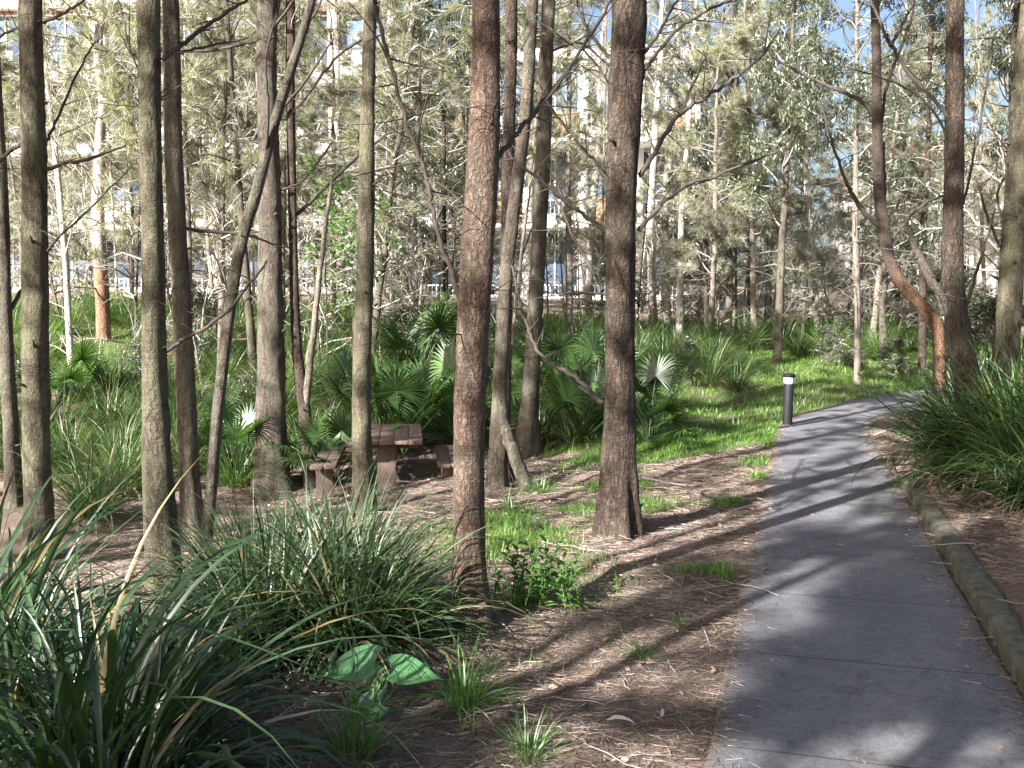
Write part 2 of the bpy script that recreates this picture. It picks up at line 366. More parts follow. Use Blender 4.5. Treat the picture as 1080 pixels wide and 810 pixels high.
def pathmat():
    m, t, n, l, o = newmat('weathered_concrete')
    tc = n.new('ShaderNodeTexCoord'); c = tc.outputs['Object']
    b = n.new('ShaderNodeBsdfPrincipled'); b.inputs['Roughness'].default_value = .8; b.inputs['Specular IOR Level'].default_value = .3
    a = noise(n, l, c, .9, 8, .68); f = noise(n, l, c, 60, 5, .7); s = noise(n, l, c, 7, 9, .8, None, 1.5)
    r = ramp(n, [(.3, (.080, .081, .095)), (.52, (.125, .124, .136)), (.75, (.19, .184, .186))]); l.new(a.outputs[0], r.inputs[0])
    r2 = ramp(n, [(.32, (.7, .7, .7)), (.5, (1, 1, 1)), (.68, (1.2, 1.19, 1.17))]); l.new(f.outputs[0], r2.inputs[0])
    r3 = ramp(n, [(.34, (.50, .48, .46)), (.47, (1, 1, 1)), (.66, (1.2, 1.19, 1.16))]); l.new(s.outputs[0], r3.inputs[0])
    col = mixc(n, l, 1, r.outputs[0], r2.outputs[0], 'MULTIPLY'); col = mixc(n, l, .8, col, r3.outputs[0], 'MULTIPLY')
    at = n.new('ShaderNodeAttribute'); at.attribute_name = 'edge'
    en = noise(n, l, c, 12, 6, .75); mu = n.new('ShaderNodeMath'); mu.operation = 'MULTIPLY'; l.new(at.outputs['Fac'], mu.inputs[0]); l.new(en.outputs[0], mu.inputs[1])
    re = ramp(n, [(.22, (0, 0, 0)), (.5, (1, 1, 1))]); l.new(mu.outputs[0], re.inputs[0])
    col = mixc(n, l, re.outputs[0], col, (.13, .10, .075))
    jg = n.new('ShaderNodeMapRange'); jg.inputs[1].default_value = 1.1; jg.inputs[2].default_value = 2.0; l.new(at.outputs['Fac'], jg.inputs[0])
    col = mixc(n, l, jg.outputs[0], col, (.04, .036, .032))
    l.new(col, b.inputs['Base Color'])
    bp = n.new('ShaderNodeBump'); bp.inputs['Strength'].default_value = .5; bp.inputs['Distance'].default_value = .004
    l.new(f.outputs[0], bp.inputs['Height']); l.new(bp.outputs[0], b.inputs['Normal'])
    l.new(b.outputs[0], o.inputs[0]); return m
M_path = pathmat()
M_kerb = simplemat('mossy_kerb_concrete', (.045, .05, .03), (.16, .145, .12), 11, .95, 1.0, 30, None, 0, .2, .012)
M_moss = simplemat('moss', (.06, .08, .02), (.14, .17, .05), 30, .95, .8, 120, None, 0, .1, .01)

# ------------------------------------------------------------------ ground sheet
def grassmask(x, y):
    sg, d = dpath(x, y)
    n1 = nz(x, y, .9, 2); n2 = nz(x, y, 2.6, 4)
    left = -sg - HW
    # lawn beyond the bend of the path
    lawn = sm(11.6, 13.2, y - .55 * (x - 1.5) * (x < 3.2) + .5 * n2) * sm(.6, 2.0, x + .4 * n2) * (left > .02) * (1 - sm(27, 30, y))
    pat = sm(.1, .6, n1 + .3 * n2 - .1) * sm(.5, 1.3, left) * sm(7.6, 8.6, y) * (1 - sm(11.5, 14, y)) * sm(.4, 1.6, x) * .6
    mid = sm(.15, .7, n1 + .2 * n2) * np.exp(-((x - .1) / .5) ** 2 - ((y - 7.4) / 1.3) ** 2) * .5
    near = sm(-.2, .4, n1) * np.exp(-((x - .1) / .45) ** 2 - ((y - 4.9) / .7) ** 2) * .0
    edge = sm(.0, .5, n1) * np.exp(-((left - .18) / .2) ** 2) * (y > 6) * .55
    right = sm(19.5, 21, y) * (sg > 0) * .9
    bank = sm(-.9, .1, n2) * sm(15.0, 17, y) * (1 - sm(27, 32, y)) * (x < 2) * .9
    und = sm(.2, .9, n1) * sm(11.5, 13.5, y) * .35
    g = np.maximum.reduce([lawn, pat, mid, near, edge, right, bank, und])
    g = g * (1 - .9 * np.exp(-((x - .85) / .75) ** 2 - ((y - 7.0) / .9) ** 2))
    return np.clip(g, 0, 1) * (d > HW)
xs = np.concatenate([-np.geomspace(400, 9, 40), np.arange(-8.6, 9.0, .09), np.geomspace(9.2, 400, 40)])
ys = np.concatenate([-np.geomspace(300, 3.2, 30), np.arange(-3, 16, .09), np.arange(16.1, 34, .3), np.geomspace(34.5, 500, 40)])
X, Y = np.meshgrid(xs, ys)
dp = dpath(X, Y)
H = hh(X, Y, dp)
nx, ny = len(xs), len(ys)
i = np.arange(ny - 1)[:, None] * nx; j = np.arange(nx - 1)[None, :]
mb = MB(); mb.add(np.stack([X, Y, H], -1), np.stack([i + j, i + j + 1, i + nx + j + 1, i + nx + j], -1))
me = mb.mesh('ground', [M_ground])
at = me.attributes.new('grass', 'FLOAT', 'POINT'); at.data.foreach_set('value', grassmask(X, Y).astype(np.float32).ravel())
tag(obj('ground', me), kind='structure')

# ------------------------------------------------------------------ path: separate slabs with open joints
sl_ = np.concatenate([[0], np.cumsum(np.linalg.norm(np.diff(CL, axis=0), axis=1))])
def cl(s):
    p = np.array([np.interp(s, sl_, CL[:, 0]), np.interp(s, sl_, CL[:, 1])])
    q = np.array([np.interp(s + .05, sl_, CL[:, 0]), np.interp(s + .05, sl_, CL[:, 1])]); t = q - p; t /= np.linalg.norm(t)
    return p, t
s0 = float(np.interp(4.45, CL[:, 1], sl_))
mb = MB(); edge = []; s = s0 - 1.08 * 9; ends = sl_[-1] - .5
while s < ends:
    S = np.concatenate([[s + .0026, s + .0065], np.linspace(s + .06, s + 1.02, 7), [s + 1.08 - .0065, s + 1.08 - .0026]]); W = np.array([-HW, -HW + .015, -.45, -.3, 0, .3, .45, HW - .015, HW])
    V = []
    for k, q in enumerate(S):
        p, t = cl(q); nrm = np.array([t[1], -t[0]])
        for wi, ww in enumerate(W):
            wob = 0.006 * math.sin(q * 5 + (ww > 0) * 2) * (abs(ww) > .5)
            p2 = p + nrm * (ww + wob)
            z = float(hbase(p2[0], p2[1])) + .012
            if wi in (0, len(W) - 1) or k in (0, 10): z -= (.004 if wi in (0, len(W) - 1) else .0)
            V.append((p2[0], p2[1], z)); edge.append(max(float(sm(.53, .63, abs(ww))) * 1.0, 3.0 if k in (0, 10) else 0))
    V = np.array(V); a = len(W); b = len(S)
    q = [[r * a + c, r * a + c + 1, (r + 1) * a + c + 1, (r + 1) * a + c] for r in range(b - 1) for c in range(a - 1)]
    rim = [c for c in range(a)] + [r * a + a - 1 for r in range(1, b)] + [(b - 1) * a + c for c in range(a - 2, -1, -1)] + [r * a for r in range(b - 2, 0, -1)]
    n0 = len(V); low = V[rim] - np.array([0, 0, .06]); V = np.vstack([V, low]); edge += [1.0] * len(rim)
    for k in range(len(rim)): q.append([rim[k], n0 + k, n0 + (k + 1) % len(rim), rim[(k + 1) % len(rim)]])
    mb.add(V, q); s += 1.08
me = mb.mesh('path', [M_path], smooth=False)
at = me.attributes.new('edge', 'FLOAT', 'POINT'); at.data.foreach_set('value', np.array(edge, np.float32))
tag(obj('path', me), kind='structure')

# kerb: rounded cast lengths along the right side
sk = float(np.interp(2.2, CL[:, 1], sl_)); k_i = 0
brk = [1.6, 4.95, 7.4, 9.9]
for a_, b_ in zip(brk[:-1], brk[1:]):
    sa_, sb_ = [float(np.interp(q, CL[:, 1], sl_)) for q in (a_, b_)]
    S = np.linspace(sa_ + .008, sb_ - .008, 40); prof = []
    for t in np.linspace(0, math.pi, 11): prof.append((-.082 * math.copysign(abs(math.cos(t)) ** .55, math.cos(t)), .105 * abs(math.sin(t)) ** .36 if 0 < t < math.pi - 1e-6 else 0))
    prof = [(-.09, -.1)] + prof + [(.09, -.1)]
    V = []
    for k, q in enumerate(S):
        p, t = cl(q); nrm = np.array([t[1], -t[0]])
        e = min(k, len(S) - 1 - k); shr = .86 + .14 * min(1, e / 2)
        for (pw, pz) in prof:
            off = HW + .10 + .006 * math.sin(q * 1.3) + pw * shr * (1 + .06 * math.sin(q * 4.1 + pz * 9)) + .003 * math.sin(q * 13 + pw * 60)
            c2 = p + nrm * off
            z = float(hbase(p[0], p[1])) + pz * shr * (1 + .025 * math.sin(q * 2.7) + .03 * math.sin(q * 9 + pw * 40)) - .005
            z += .010 * math.sin(q * 41 + pw * 90) * math.sin(q * 13 + pw * 30) * (pz > .02)
            V.append((c2[0], c2[1], z))
    V = np.array(V); a = len(prof); b = len(S)
    q = [[r * a + c, r * a + c + 1, (r + 1) * a + c + 1, (r + 1) * a + c] for r in range(b - 1) for c in range(a - 1)]
    mbk = MB(); mbk.add(V, q)
    c0 = V[:a].mean(0); c1 = V[-a:].mean(0)
    mbk.add(np.vstack([V[:a], [c0]]), t=[[k, k + 1, a] for k in range(a - 1)])
    mbk.add(np.vstack([V[-a:], [c1]]), t=[[k + 1, k, a] for k in range(a - 1)])
    o = obj('kerb', mbk.mesh('kerb', [M_kerb])); tag(o, kind='structure')
    mm = MB()          # moss cushions at the joint
    ko = o

# ------------------------------------------------------------------ crowns, trunks
def limb(p0, az, el, L, curve, n=6):
    t = np.linspace(0, 1, n); e = el - curve * t
    st = L / (n - 1)
    d = np.stack([np.cos(e) * np.cos(az), np.cos(e) * np.sin(az), np.sin(e)], -1) * st
    return np.vstack([p0, p0 + np.cumsum(d[:-1], 0)])
def crown_mesh(name, H_, Rr, nb, kind, total, nw, nl, mats, seed, lowbias=1.0, bare=0.15, nsub=7):
    """a crown: thin limbs with sub twigs and sprays; local z=0 is where it begins"""
    global R
    keep = R; R = np.random.default_rng(seed); rng = R
    mb = MB(); per = max(3, int(total / (nb * nsub)))
    for b in range(nb):
        t = rng.uniform(0, 1) ** lowbias; z0 = t * H_ * .96
        az = rng.uniform(0, 6.283); L = Rr * (1 - .7 * t) * rng.uniform(.55, 1.15)
        el = rng.uniform(.15, 1.0); P_ = limb(np.array([0, 0, z0]), az, el, L, rng.uniform(-.3, .9))
        P_ += rng.normal(0, .02, P_.shape) * L
        P_[0] = (0, 0, z0)
        mb.tube(P_, np.linspace(.022 * (1 - .6 * t), .005, len(P_)), 4, m=1, cap=False)
        isbare = rng.uniform() < bare
        for s_ in range(nsub):
            q = rng.uniform(.2, 1) ** .7 * (len(P_) - 1); k = min(int(q), len(P_) - 2); p = P_[k] + (P_[k + 1] - P_[k]) * (q - k)
            a2 = az + rng.normal(0, 1.0); l2 = rng.uniform(.25, .65) * min(1.2, .45 + L * .35)
            S = limb(p, a2, rng.uniform(-.2, 1.0), l2, rng.uniform(-.2, 1.2), 4)
            mb.tube(S, np.linspace(.007, .003, 4), 3, m=1, cap=False)
            if isbare: continue
            if rng.uniform() < .12: continue
            npp = int(per * rng.uniform(.5, 1.6)); u = rng.uniform(.1, 1, npp) * 2.999; kk = u.astype(int)
            org = S[kk] + (S[kk + 1] - S[kk]) * (u - kk)[:, None]
            if kind == 'needle':
                dd = (S[-1] - S[0]) / l2; d = dd[None] * .8 + rng.normal(0, .55, (npp, 3)); d[:, 2] -= .25
                darts(mb, org, d, nl * rng.uniform(.5, 1.3, npp), nw)
            else:
                org = org + rng.normal(0, .07, org.shape); d = rng.normal(0, .8, (npp, 3)); d[:, 2] -= (.9 if kind == 'gum' else .1)
                darts(mb, org, d, nl * rng.uniform(.6, 1.3, npp), nw * rng.uniform(.7, 1.2, npp), leaf=True)
    R = keep
    return mb.mesh(name, mats)

DENSE = [crown_mesh('dense_she_oak_crown', 8.0, 2.6, 34, 'needle', 30000, .034, .24, [M_needle_d, M_twig], 90 + k, .8, .12, 4) for k in range(3)]
SHEOAK = [crown_mesh('she_oak_crown', 9.0, 2.1, 46, 'needle', 25000, .011, .26, [M_needle, M_twig], 100 + k, .85, .10) for k in range(4)]
SHEOAKD = [crown_mesh('dark_she_oak_crown', 7.5, 2.3, 44, 'needle', 26000, .012, .24, [M_needle, M_twig], 120 + k, .8, .12) for k in range(2)]
GUM = [crown_mesh('gum_crown', 7.0, 2.4, 34, 'gum', 13000, .030, .13, [M_gum, M_twig], 130 + k, .8, .1) for k in range(3)]
SHRUB = [crown_mesh('shrub_crown', 2.4, .95, 26, 'leaf', 7000, .035, .085, [M_gum, M_twig], 140 + k, .9, .05) for k in range(2)]
SAPL = [crown_mesh('sapling_crown', 2.4, .8, 14, 'leaf', 620, .05, .12, [M_bright, M_twig], 150 + k, .8, .1, 5) for k in range(2)]
SPARSE = [crown_mesh('sparse_crown', 8.0, 2.0, 44, 'needle', 13500, .012, .22, [M_needle, M_twig], 160 + k, .8, .3) for k in range(3)]
TWIGGY = [crown_mesh('bare_twigs', 4.0, 1.7, 34, 'needle', 3500, .012, .2, [M_needle, M_twig], 170 + k, .9, .75) for k in range(3)]

def trunk_mesh(name, Hh, r0, mat, seed, dead=16, crook=.12, tipr=.28):
    rng = np.random.default_rng(seed); n = 26
    t = np.linspace(0, 1, n); x = np.cumsum(rng.normal(0, crook / 5, n)) * t; y = np.cumsum(rng.normal(0, crook / 5, n)) * t
    pts = np.stack([x, y, t * Hh - .25], -1); rad = r0 * (1 - (1 - tipr) * t) * (1 + .35 * np.exp(-t * Hh / .25))
    ph = rng.uniform(0, 6, 4)
    mb = MB(); mb.tube(pts, rad, 10, disp=lambda th, i, p: 1 + .08 * np.sin(2 * th + i * .5 + ph[0]) + .06 * np.sin(3 * th - i * .9 + ph[1]))
    for k in range(dead):
        q = rng.uniform(.06, .8) * (n - 1); i0 = int(q); p = pts[i0]
        L = rng.uniform(.3, 1.5) * Hh / 10
        P_ = limb(p, rng.uniform(0, 6.28), rng.uniform(-.1, 1.1), L, rng.uniform(-.6, .6), 6) + rng.normal(0, .015, (6, 3)); P_[0] = p
        mb.tube(P_, np.linspace(min(.016, rad[i0] * .4), .003, 6), 4, cap=False)
        for z in range(rng.integers(0, 3)):
            w_ = P_[rng.integers(2, 5)]; Q = limb(w_, rng.uniform(0, 6.28), rng.uniform(-.3, 1.0), L * .45, .2, 4); mb.tube(Q, np.linspace(.006, .002, 4), 3, cap=False)
    return mb.mesh(name, [mat]), pts
TR = {}
for nm, mt in (('pale', B_pale), ('white', B_white), ('grey', B_grey), ('orange', B_twotone), ('dark', B_dark)):
    TR[nm] = [trunk_mesh(nm + '_trunk', 11.0, .085, mt, 200 + k + len(nm) * 11, 22, .12 + .05 * k) for k in range(3)]

def bgtree(x, y, kind, crown, label, group, Hh=11, r=.085, rz=None, lean=(0, 0), cz=.22, cs=1.0, name='she_oak_tree', cat='tree'):
    z = hz(x, y) - .02
    e = obj(name, None, None, (x, y, z)); e.empty_display_size = .3
    tag(e, label, cat, group)
    rz = random.uniform(0, 6.28) if rz is None else rz
    k = random.randrange(3); me_, pts = TR[kind][k]
    sxy = r / .085; s_ = Hh / 11
    t = obj('trunk', me_, e, (0, 0, 0), rz, (sxy, sxy, s_)); t.rotation_euler = (lean[0], lean[1], rz)
    if crown is not None:
        cm, ch = crown
        # crown starts at cz of the height
        q = pts[int(cz * 25)].copy(); q[0] *= sxy; q[1] *= sxy; q[2] *= s_
        M_ = t.rotation_euler.to_matrix(); q = M_ @ Vector(q)
        c = obj('crown', cm, e, q, random.uniform(0, 6.28), (cs, cs, (1 - cz) * Hh / ch)); c.rotation_euler = (lean[0], lean[1], c.rotation_euler[2])
    return e

def fgtree(name, label, pts, bark, Y=None, top=9.5, branches=(), crown=None, cs=1.0, cz0=5.0, group=None, nseg=26, flare=.35, ydrift=0.0, furrow=0, seed=0, cat='tree', tipr=.45):
    """pts: [(u,v,width_px)...] from base to the top of the frame; the trunk then goes on above the frame"""
    rng = np.random.default_rng(900 + seed)
    g = G(pts[0][0], pts[0][1]) if Y is None else None
    Yb = g[1] if Y is None else Y
    W = []; rad = []
    for k, (u, v, wpx) in enumerate(pts):
        yy = Yb + ydrift * k
        W.append(P(u, v, yy)); rad.append(wpx / 2 * yy / F * 1.0)
    if Y is not None: W[0][2] = min(W[0][2], hz(W[0][0], W[0][1]))
    base = W[0].copy(); base[2] = hz(base[0], base[1]); W[0][2] = base[2] - .12
    if top:
        d = (W[-1] - W[-2]); d /= np.linalg.norm(d); z1 = W[-1][2]; steps = 5
        for k in range(steps):
            d = d * .7 + np.array([0, 0, .3]) + np.array([*rng.normal(0, .035, 2), 0]); d /= np.linalg.norm(d)
            W.append(W[-1] + d * (top - z1) / steps); rad.append(rad[len(pts) - 1] * (1 - (1 - tipr) * (k + 1) / steps))
    S = catmull(W, 10); tt = np.linspace(0, len(W) - 1, len(S)); rr = np.interp(tt, np.arange(len(W)), rad)
    L = np.concatenate([[0], np.cumsum(np.linalg.norm(np.diff(S, axis=0), axis=1))])
    n = int(max(20, min(260, L[-1] / .045))); q = np.linspace(0, L[-1], n)
    S = np.stack([np.interp(q, L, S[:, k]) for k in range(3)], 1); rr = np.interp(q, L, rr)
    hgt = S[:, 2] - base[2]
    rr = rr * (1 + flare * np.exp(-np.clip(hgt, 0, 9) / .20))
    S[:, 0] += .006 * np.sin(q * 2.1 + seed) ; S[:, 1] += .006 * np.sin(q * 1.7 + seed)
    S = S - base
    ph = rng.uniform(0, 6.28, 8)
    kn = [(rng.uniform(0, 6.28), rng.uniform(.3, top or 3), rng.uniform(.06, .16)) for _ in range(26)]
    def disp(th, i_, p):
        z = p[:, 2][:, None]
        v = 1 + .035 * np.sin(th * 2 + z * 1.3 + ph[0]) + .03 * np.sin(th * 3 - z * 2.7 + ph[1]) + .02 * np.sin(th * 5 + z * 7 + ph[2]) + .022 * np.sin(z * 19 + th * 2 + ph[3]) * np.sin(z * 4 + th) + .018 * np.sin(z * 47 + th * 3 + ph[4]) * np.sin(z * 7 - th * 2)
        v = v + np.exp(-np.clip(z, 0, 9) / .25) * (.13 * np.sin(th * 4 + ph[5]) + .08 * np.sin(th * 7 + ph[6]))
        if furrow: v = v + furrow * np.minimum(0, np.sin(th * 5 + .8 * np.sin(z * 3) + ph[7])) * np.exp(-np.clip(z, 0, 9) / .8)
        for (a, zz, s_) in kn:
            dth = np.abs((th - a + math.pi) % (2 * math.pi) - math.pi)
            v = v + .13 * np.exp(-(dth / .35) ** 2 - ((z - zz) / (s_ * .35)) ** 2)
        return v
    e = obj(name, None, None, tuple(base)); tag(e, label, cat, group)
    mb = MB(); mb.tube(S, rr, nseg, disp=disp)
    for k in range(6):                            # broken branch stubs and bark flakes
        i0 = rng.integers(8, int(len(S) * .75)); a = rng.uniform(0, 6.28); d_ = np.array([math.cos(a), math.sin(a), rng.uniform(.1, .8)])
        p = S[i0] + d_ * rr[i0] * .6; mb.tube(np.array([p, p + d_ * rr[i0] * .6, p + d_ * (rr[i0] * .6 + rng.uniform(.01, .07))]), [rr[i0] * .22, rr[i0] * .12, rr[i0] * .05], 6)
    obj('trunk', mb.mesh('trunk', [bark]), e)
    for bi, br in enumerate(branches):
        bl = br[1:] if isinstance(br[0], str) else br
        bm_ = {'pale': B_pale, 'bark': bark, 'dark': M_twigd, 'orange': B_orange}[br[0]] if isinstance(br[0], str) else M_twigd
        # depth drifts away from the trunk
        yd = rng.uniform(-.5, .7); Pp = []; rd = []
        for k, (u, v, wpx) in enumerate(bl):
            yy = Yb + yd * k / len(bl) * 1.2
            Pp.append(P(u, v, yy)); rd.append(max(.0022, wpx / 2 * yy / F))
        if Pp[-1][2] > 0 and bl[-1][1] < 20:      # carries on above the frame
            d = Pp[-1] - Pp[-2]; Pp.append(Pp[-1] + d * .8 + np.array([0, 0, .15])); rd.append(rd[-1] * .4)
        C_ = catmull(Pp, 7); ri = np.interp(np.linspace(0, len(Pp) - 1, len(C_)), np.arange(len(Pp)), rd)
        C_ = C_ + rng.normal(0, .004, C_.shape); C_ -= base
        mbb = MB(); mbb.tube(C_, ri, 7)
        for k in range(int(len(C_) * .4)):          # side twigs
            i0 = rng.integers(3, len(C_)); p = C_[i0]; Q = limb(p, rng.uniform(0, 6.28), rng.uniform(-.4, 1.1), rng.uniform(.1, .5), rng.uniform(-.5, .5), 5)
            mbb.tube(Q, np.linspace(min(.005, ri[i0] * .6), .0015, 5), 4, cap=False)
        obj('branch', mbb.mesh('branch', [bm_]), e)
    if crown is not None:
        cm, ch = crown
        k = int(np.argmin(np.abs(S[:, 2] - (cz0 - base[2]))))
        cs *= .55
        c = obj('crown', cm, e, tuple(S[k]), rng.uniform(0, 6.28), (cs, cs, (S[-1, 2] - S[k, 2]) * 1.06 / ch))
    return e

GF = 'she-oak trunks standing in the near leaf litter'
def so_(k): return (SHEOAK[k % 4], 9.0)
def sp_(k): return (SPARSE[k % 3], 8.0)
# --- the near and middle trees, left to right (pixel outlines of the trunks give plan position, lean and girth)
fgtree('she_oak_tree', 'dark slender tree half cut off at the far left edge of the photo', [(14, 535, 17), (10, 420, 15), (4, 300, 14), (0, 180, 13), (-6, 60, 12)], B_grey, crown=sp_(0), seed=1, branches=[[(8, 330, 5), (26, 300, 4), (38, 270, 3)]])
fgtree('she_oak_tree', 'straight grey-green trunk with dark scars, first full tree from the left', [(44, 592, 32), (40, 500, 27), (37, 330, 26), (35, 160, 25), (33, 0, 23)], B_olive, crown=sp_(1), seed=2, cz0=5.5,
       branches=[[(46, 180, 5), (68, 172, 4), (92, 168, 4), (133, 153, 2)], [(46, 23, 4), (70, 12, 3), (95, -6, 2)], [(24, 150, 5), (8, 162, 4), (-12, 180, 3)], [(24, 28, 3), (8, 34, 3), (-10, 44, 2)],
                 [(46, 158, 3), (58, 130, 3), (90, 60, 2), (105, 40, 1.5)], [(47, 270, 3), (62, 250, 3), (100, 215, 2), (135, 180, 1.5)]])
fgtree('she_oak_tree', 'mossy trunk lit on its left side, rising behind the broad-leaved strap plant', [(178, 642, 40), (170, 540, 34), (163, 400, 27), (160, 250, 23), (158, 120, 22), (158, 0, 22)], B_olive, crown=so_(1), seed=3, cz0=5.2,
       branches=[[(170, 63, 5), (195, 45, 5), (225, 22, 4), (263, -3, 3)], [(172, 372, 5), (205, 352, 4), (238, 330, 3.5), (262, 300, 3), (283, 275, 2)], [(166, 120, 3), (160, 100, 3), (140, 60, 2), (128, 10, 2)]])
fgtree('she_oak_tree', 'trunk with peeling pale bark just right of the mossy trunk and a little behind it', [(205, 572, 26), (200, 500, 22), (194, 380, 20), (188, 260, 18), (183, 130, 18), (179, 0, 17)], B_grey, crown=sp_(2), seed=4,
       branches=[[(192, 240, 4), (215, 244, 4), (260, 248, 3), (300, 262, 1.5)], [(182, 60, 3), (205, 52, 3), (262, 40, 2)]])
fgtree('sapling_tree', 'thin pale sapling curving up to the right in an S between thicker trunks', [(214, 604, 13), (222, 520, 12), (229, 430, 12), (240, 340, 12), (254, 260, 12), (272, 200, 12), (290, 130, 11), (308, 70, 10), (328, 0, 9)], B_grey, crown=(SPARSE[0], 8.0), cs=.5, seed=5, flare=.1, nseg=16, top=6,
       branches=[[(278, 180, 4), (283, 120, 3), (281, 60, 2), (296, 0, 2)], [(306, 72, 3), (318, 40, 3), (340, -4, 2)], [(242, 330, 3), (236, 290, 2), (222, 262, 1.5)]])
fgtree('she_oak_tree', 'stout trunk with leaf shadows across its flared base, left of the picnic table', [(286, 515, 40), (285, 440, 30), (286, 330, 27), (284, 200, 23), (282, 90, 20), (282, 0, 20)], B_grey, crown=so_(2), seed=6, ydrift=0,
       branches=[[(288, 28, 4), (300, 14, 3), (312, -4, 3)], [(274, 42, 4), (240, 50, 3), (215, 54, 3), (190, 52, 2)], [(292, 120, 3), (320, 88, 3), (352, 40, 2)], [(296, 200, 3), (320, 190, 2), (350, 150, 2)]])
fgtree('forked_tree', 'thin dark forked stem with a pale right fork beside the picnic table', [(330, 512, 17), (322, 440, 13), (314, 370, 11), (309, 260, 9), (307, 120, 9), (306, 0, 9)], B_dark, crown=sp_(1), cs=.7, seed=7, nseg=14,
       branches=[['pale', (322, 432, 9), (326, 390, 8), (331, 350, 7), (336, 300, 6), (343, 240, 5), (350, 190, 3)], [(309, 230, 4), (330, 210, 4), (372, 170, 3), (410, 140, 2)]])
fgtree('she_oak_tree', 'clean straight pale trunk standing in front of the picnic table', [(382, 512, 25), (382, 440, 20), (384, 300, 18), (386, 200, 17), (389, 90, 14), (391, 0, 14)], B_olive, Y=9.6, crown=so_(3), seed=8,
       branches=[[(386, 40, 3), (355, 60, 3), (325, 100, 2), (300, 128, 1.5)]])
fgtree('she_oak_tree', 'thick red-brown trunk with knots beside the big grassy clump', [(496, 662, 40), (495, 580, 33), (496, 470, 32), (499, 350, 33), (505, 220, 34), (510, 110, 32), (513, 0, 28)], B_brown, crown=so_(0), seed=9, cz0=5.4, ydrift=0,
       branches=[[(497, 366, 9), (488, 330, 7), (478, 290, 6), (467, 263, 5.5), (457, 225, 5), (450, 187, 5), (440, 158, 4.5), (430, 133, 4), (415, 80, 4), (399, 20, 4), (394, -6, 3)],
                 [(451, 190, 4), (442, 150, 3), (443, 100, 3), (443, 53, 2.5)], [(511, 182, 7), (540, 147, 5.5), (565, 117, 5), (590, 87, 4), (616, 46, 3.5), (645, -2, 3)], [(513, 140, 3), (523, 112, 2), (526, 90, 1.5)]])
fgtree('she_oak_tree', 'dark thin trunk close behind the right side of the thick red-brown trunk', [(531, 500, 19), (532, 400, 14), (533, 300, 13), (536, 200, 13), (538, 100, 12), (539, 0, 12)], B_dark, crown=sp_(2), cs=.9, seed=10, Y=10.6)
fgtree('she_oak_tree', 'pale smooth trunk with a bent second foot, leaning right behind the red-brown trunk', [(524, 500, 22), (526, 433, 16), (529, 360, 15), (534, 290, 15), (545, 200, 14), (555, 110, 13), (561, 0, 12)], B_grey, crown=so_(1), seed=11, Y=9.9,
       branches=[['bark', (528, 415, 12), (533, 452, 14), (543, 482, 15), (553, 510, 16), (558, 545, 18)]], flare=.15)
fgtree('she_oak_tree', 'brown trunk with a wide foot standing between the pale leaning trunk and the furrowed trunk', [(556, 478, 27), (558, 430, 19), (562, 370, 17), (568, 270, 16), (573, 150, 15), (579, 0, 14)], B_grey, crown=so_(2), seed=12,
       branches=[[(572, 110, 3), (596, 78, 3), (614, 60, 2)], [(570, 60, 3), (610, 45, 2.5), (638, 66, 2)]])
fgtree('she_oak_tree', 'thickest dark trunk with a furrowed two-lobed foot between table and path', [(651, 562, 50), (652, 490, 37), (653, 400, 33), (655, 300, 32), (656, 190, 33), (659, 90, 35), (662, 0, 35)], B_dark, crown=so_(3), cs=1.15, seed=13, nseg=40, flare=.12, furrow=.17, cz0=5.5,
       branches=[[(676, 78, 5), (690, 60, 4), (713, 32, 3.5), (745, 12, 3), (775, -4, 3)], [(676, 60, 4), (694, 36, 3.5), (706, 14, 3), (716, -6, 2)],
                 [(674, 187, 6), (697, 150, 5), (717, 120, 5), (745, 102, 4), (773, 83, 3.5), (800, 62, 3), (824, 30, 2)], [(717, 122, 3.5), (728, 95, 3), (744, 60, 2)],
                 [(673, 244, 5), (700, 214, 4), (727, 194, 4), (752, 188, 3.5), (773, 178, 3), (820, 160, 2)], [(643, 190, 5), (630, 172, 4), (617, 160, 4), (600, 138, 3.5), (583, 117, 3), (570, 90, 2)],
                 [(640, 245, 5), (615, 226, 4), (590, 207, 4), (565, 186, 3), (540, 167, 2.5)], [(636, 306, 4), (618, 272, 3.5), (603, 247, 3), (590, 215, 2.5), (579, 193, 2)],
                 [(634, 424, 6), (618, 408, 5), (602, 395, 5), (585, 386, 4), (569, 372, 4), (556, 345, 3), (547, 310, 3), (540, 280, 2)], [(642, 60, 4), (626, 40, 3.5), (611, 14, 3), (606, -6, 2)], [(644, 100, 3), (632, 72, 2.5), (600, 42, 2), (560, 20, 1.5)],
                 [(640, 310, 3), (605, 309, 3), (590, 312, 2)]])
fgtree('she_oak_tree', 'dark upright trunk rising out of the strap plants right of the path', [(1034, 520, 34), (1026, 430, 30), (1014, 365, 26), (1005, 290, 22), (1005, 200, 19), (1007, 100, 18), (1009, 0, 17)], B_dark, Y=8.9, crown=so_(0), seed=14, flare=.2,
       branches=[[(999, 123, 4), (984, 104, 4), (967, 87, 4), (950, 65, 4), (937, 43, 4), (927, 20, 3), (917, -4, 3)], [(940, 48, 4), (952, 25, 3), (965, -4, 2)], [(1016, 330, 4), (1026, 300, 4), (1035, 270, 3), (1050, 220, 2)],
                 ['pale', (998, 330, 11), (992, 312, 11), (980, 292, 10), (966, 262, 7), (955, 230, 4)], [(1002, 150, 3), (980, 112, 2.5), (950, 90, 2), (890, 70, 1.5)], [(1016, 215, 3), (1030, 150, 2.5), (1048, 40, 2)]])
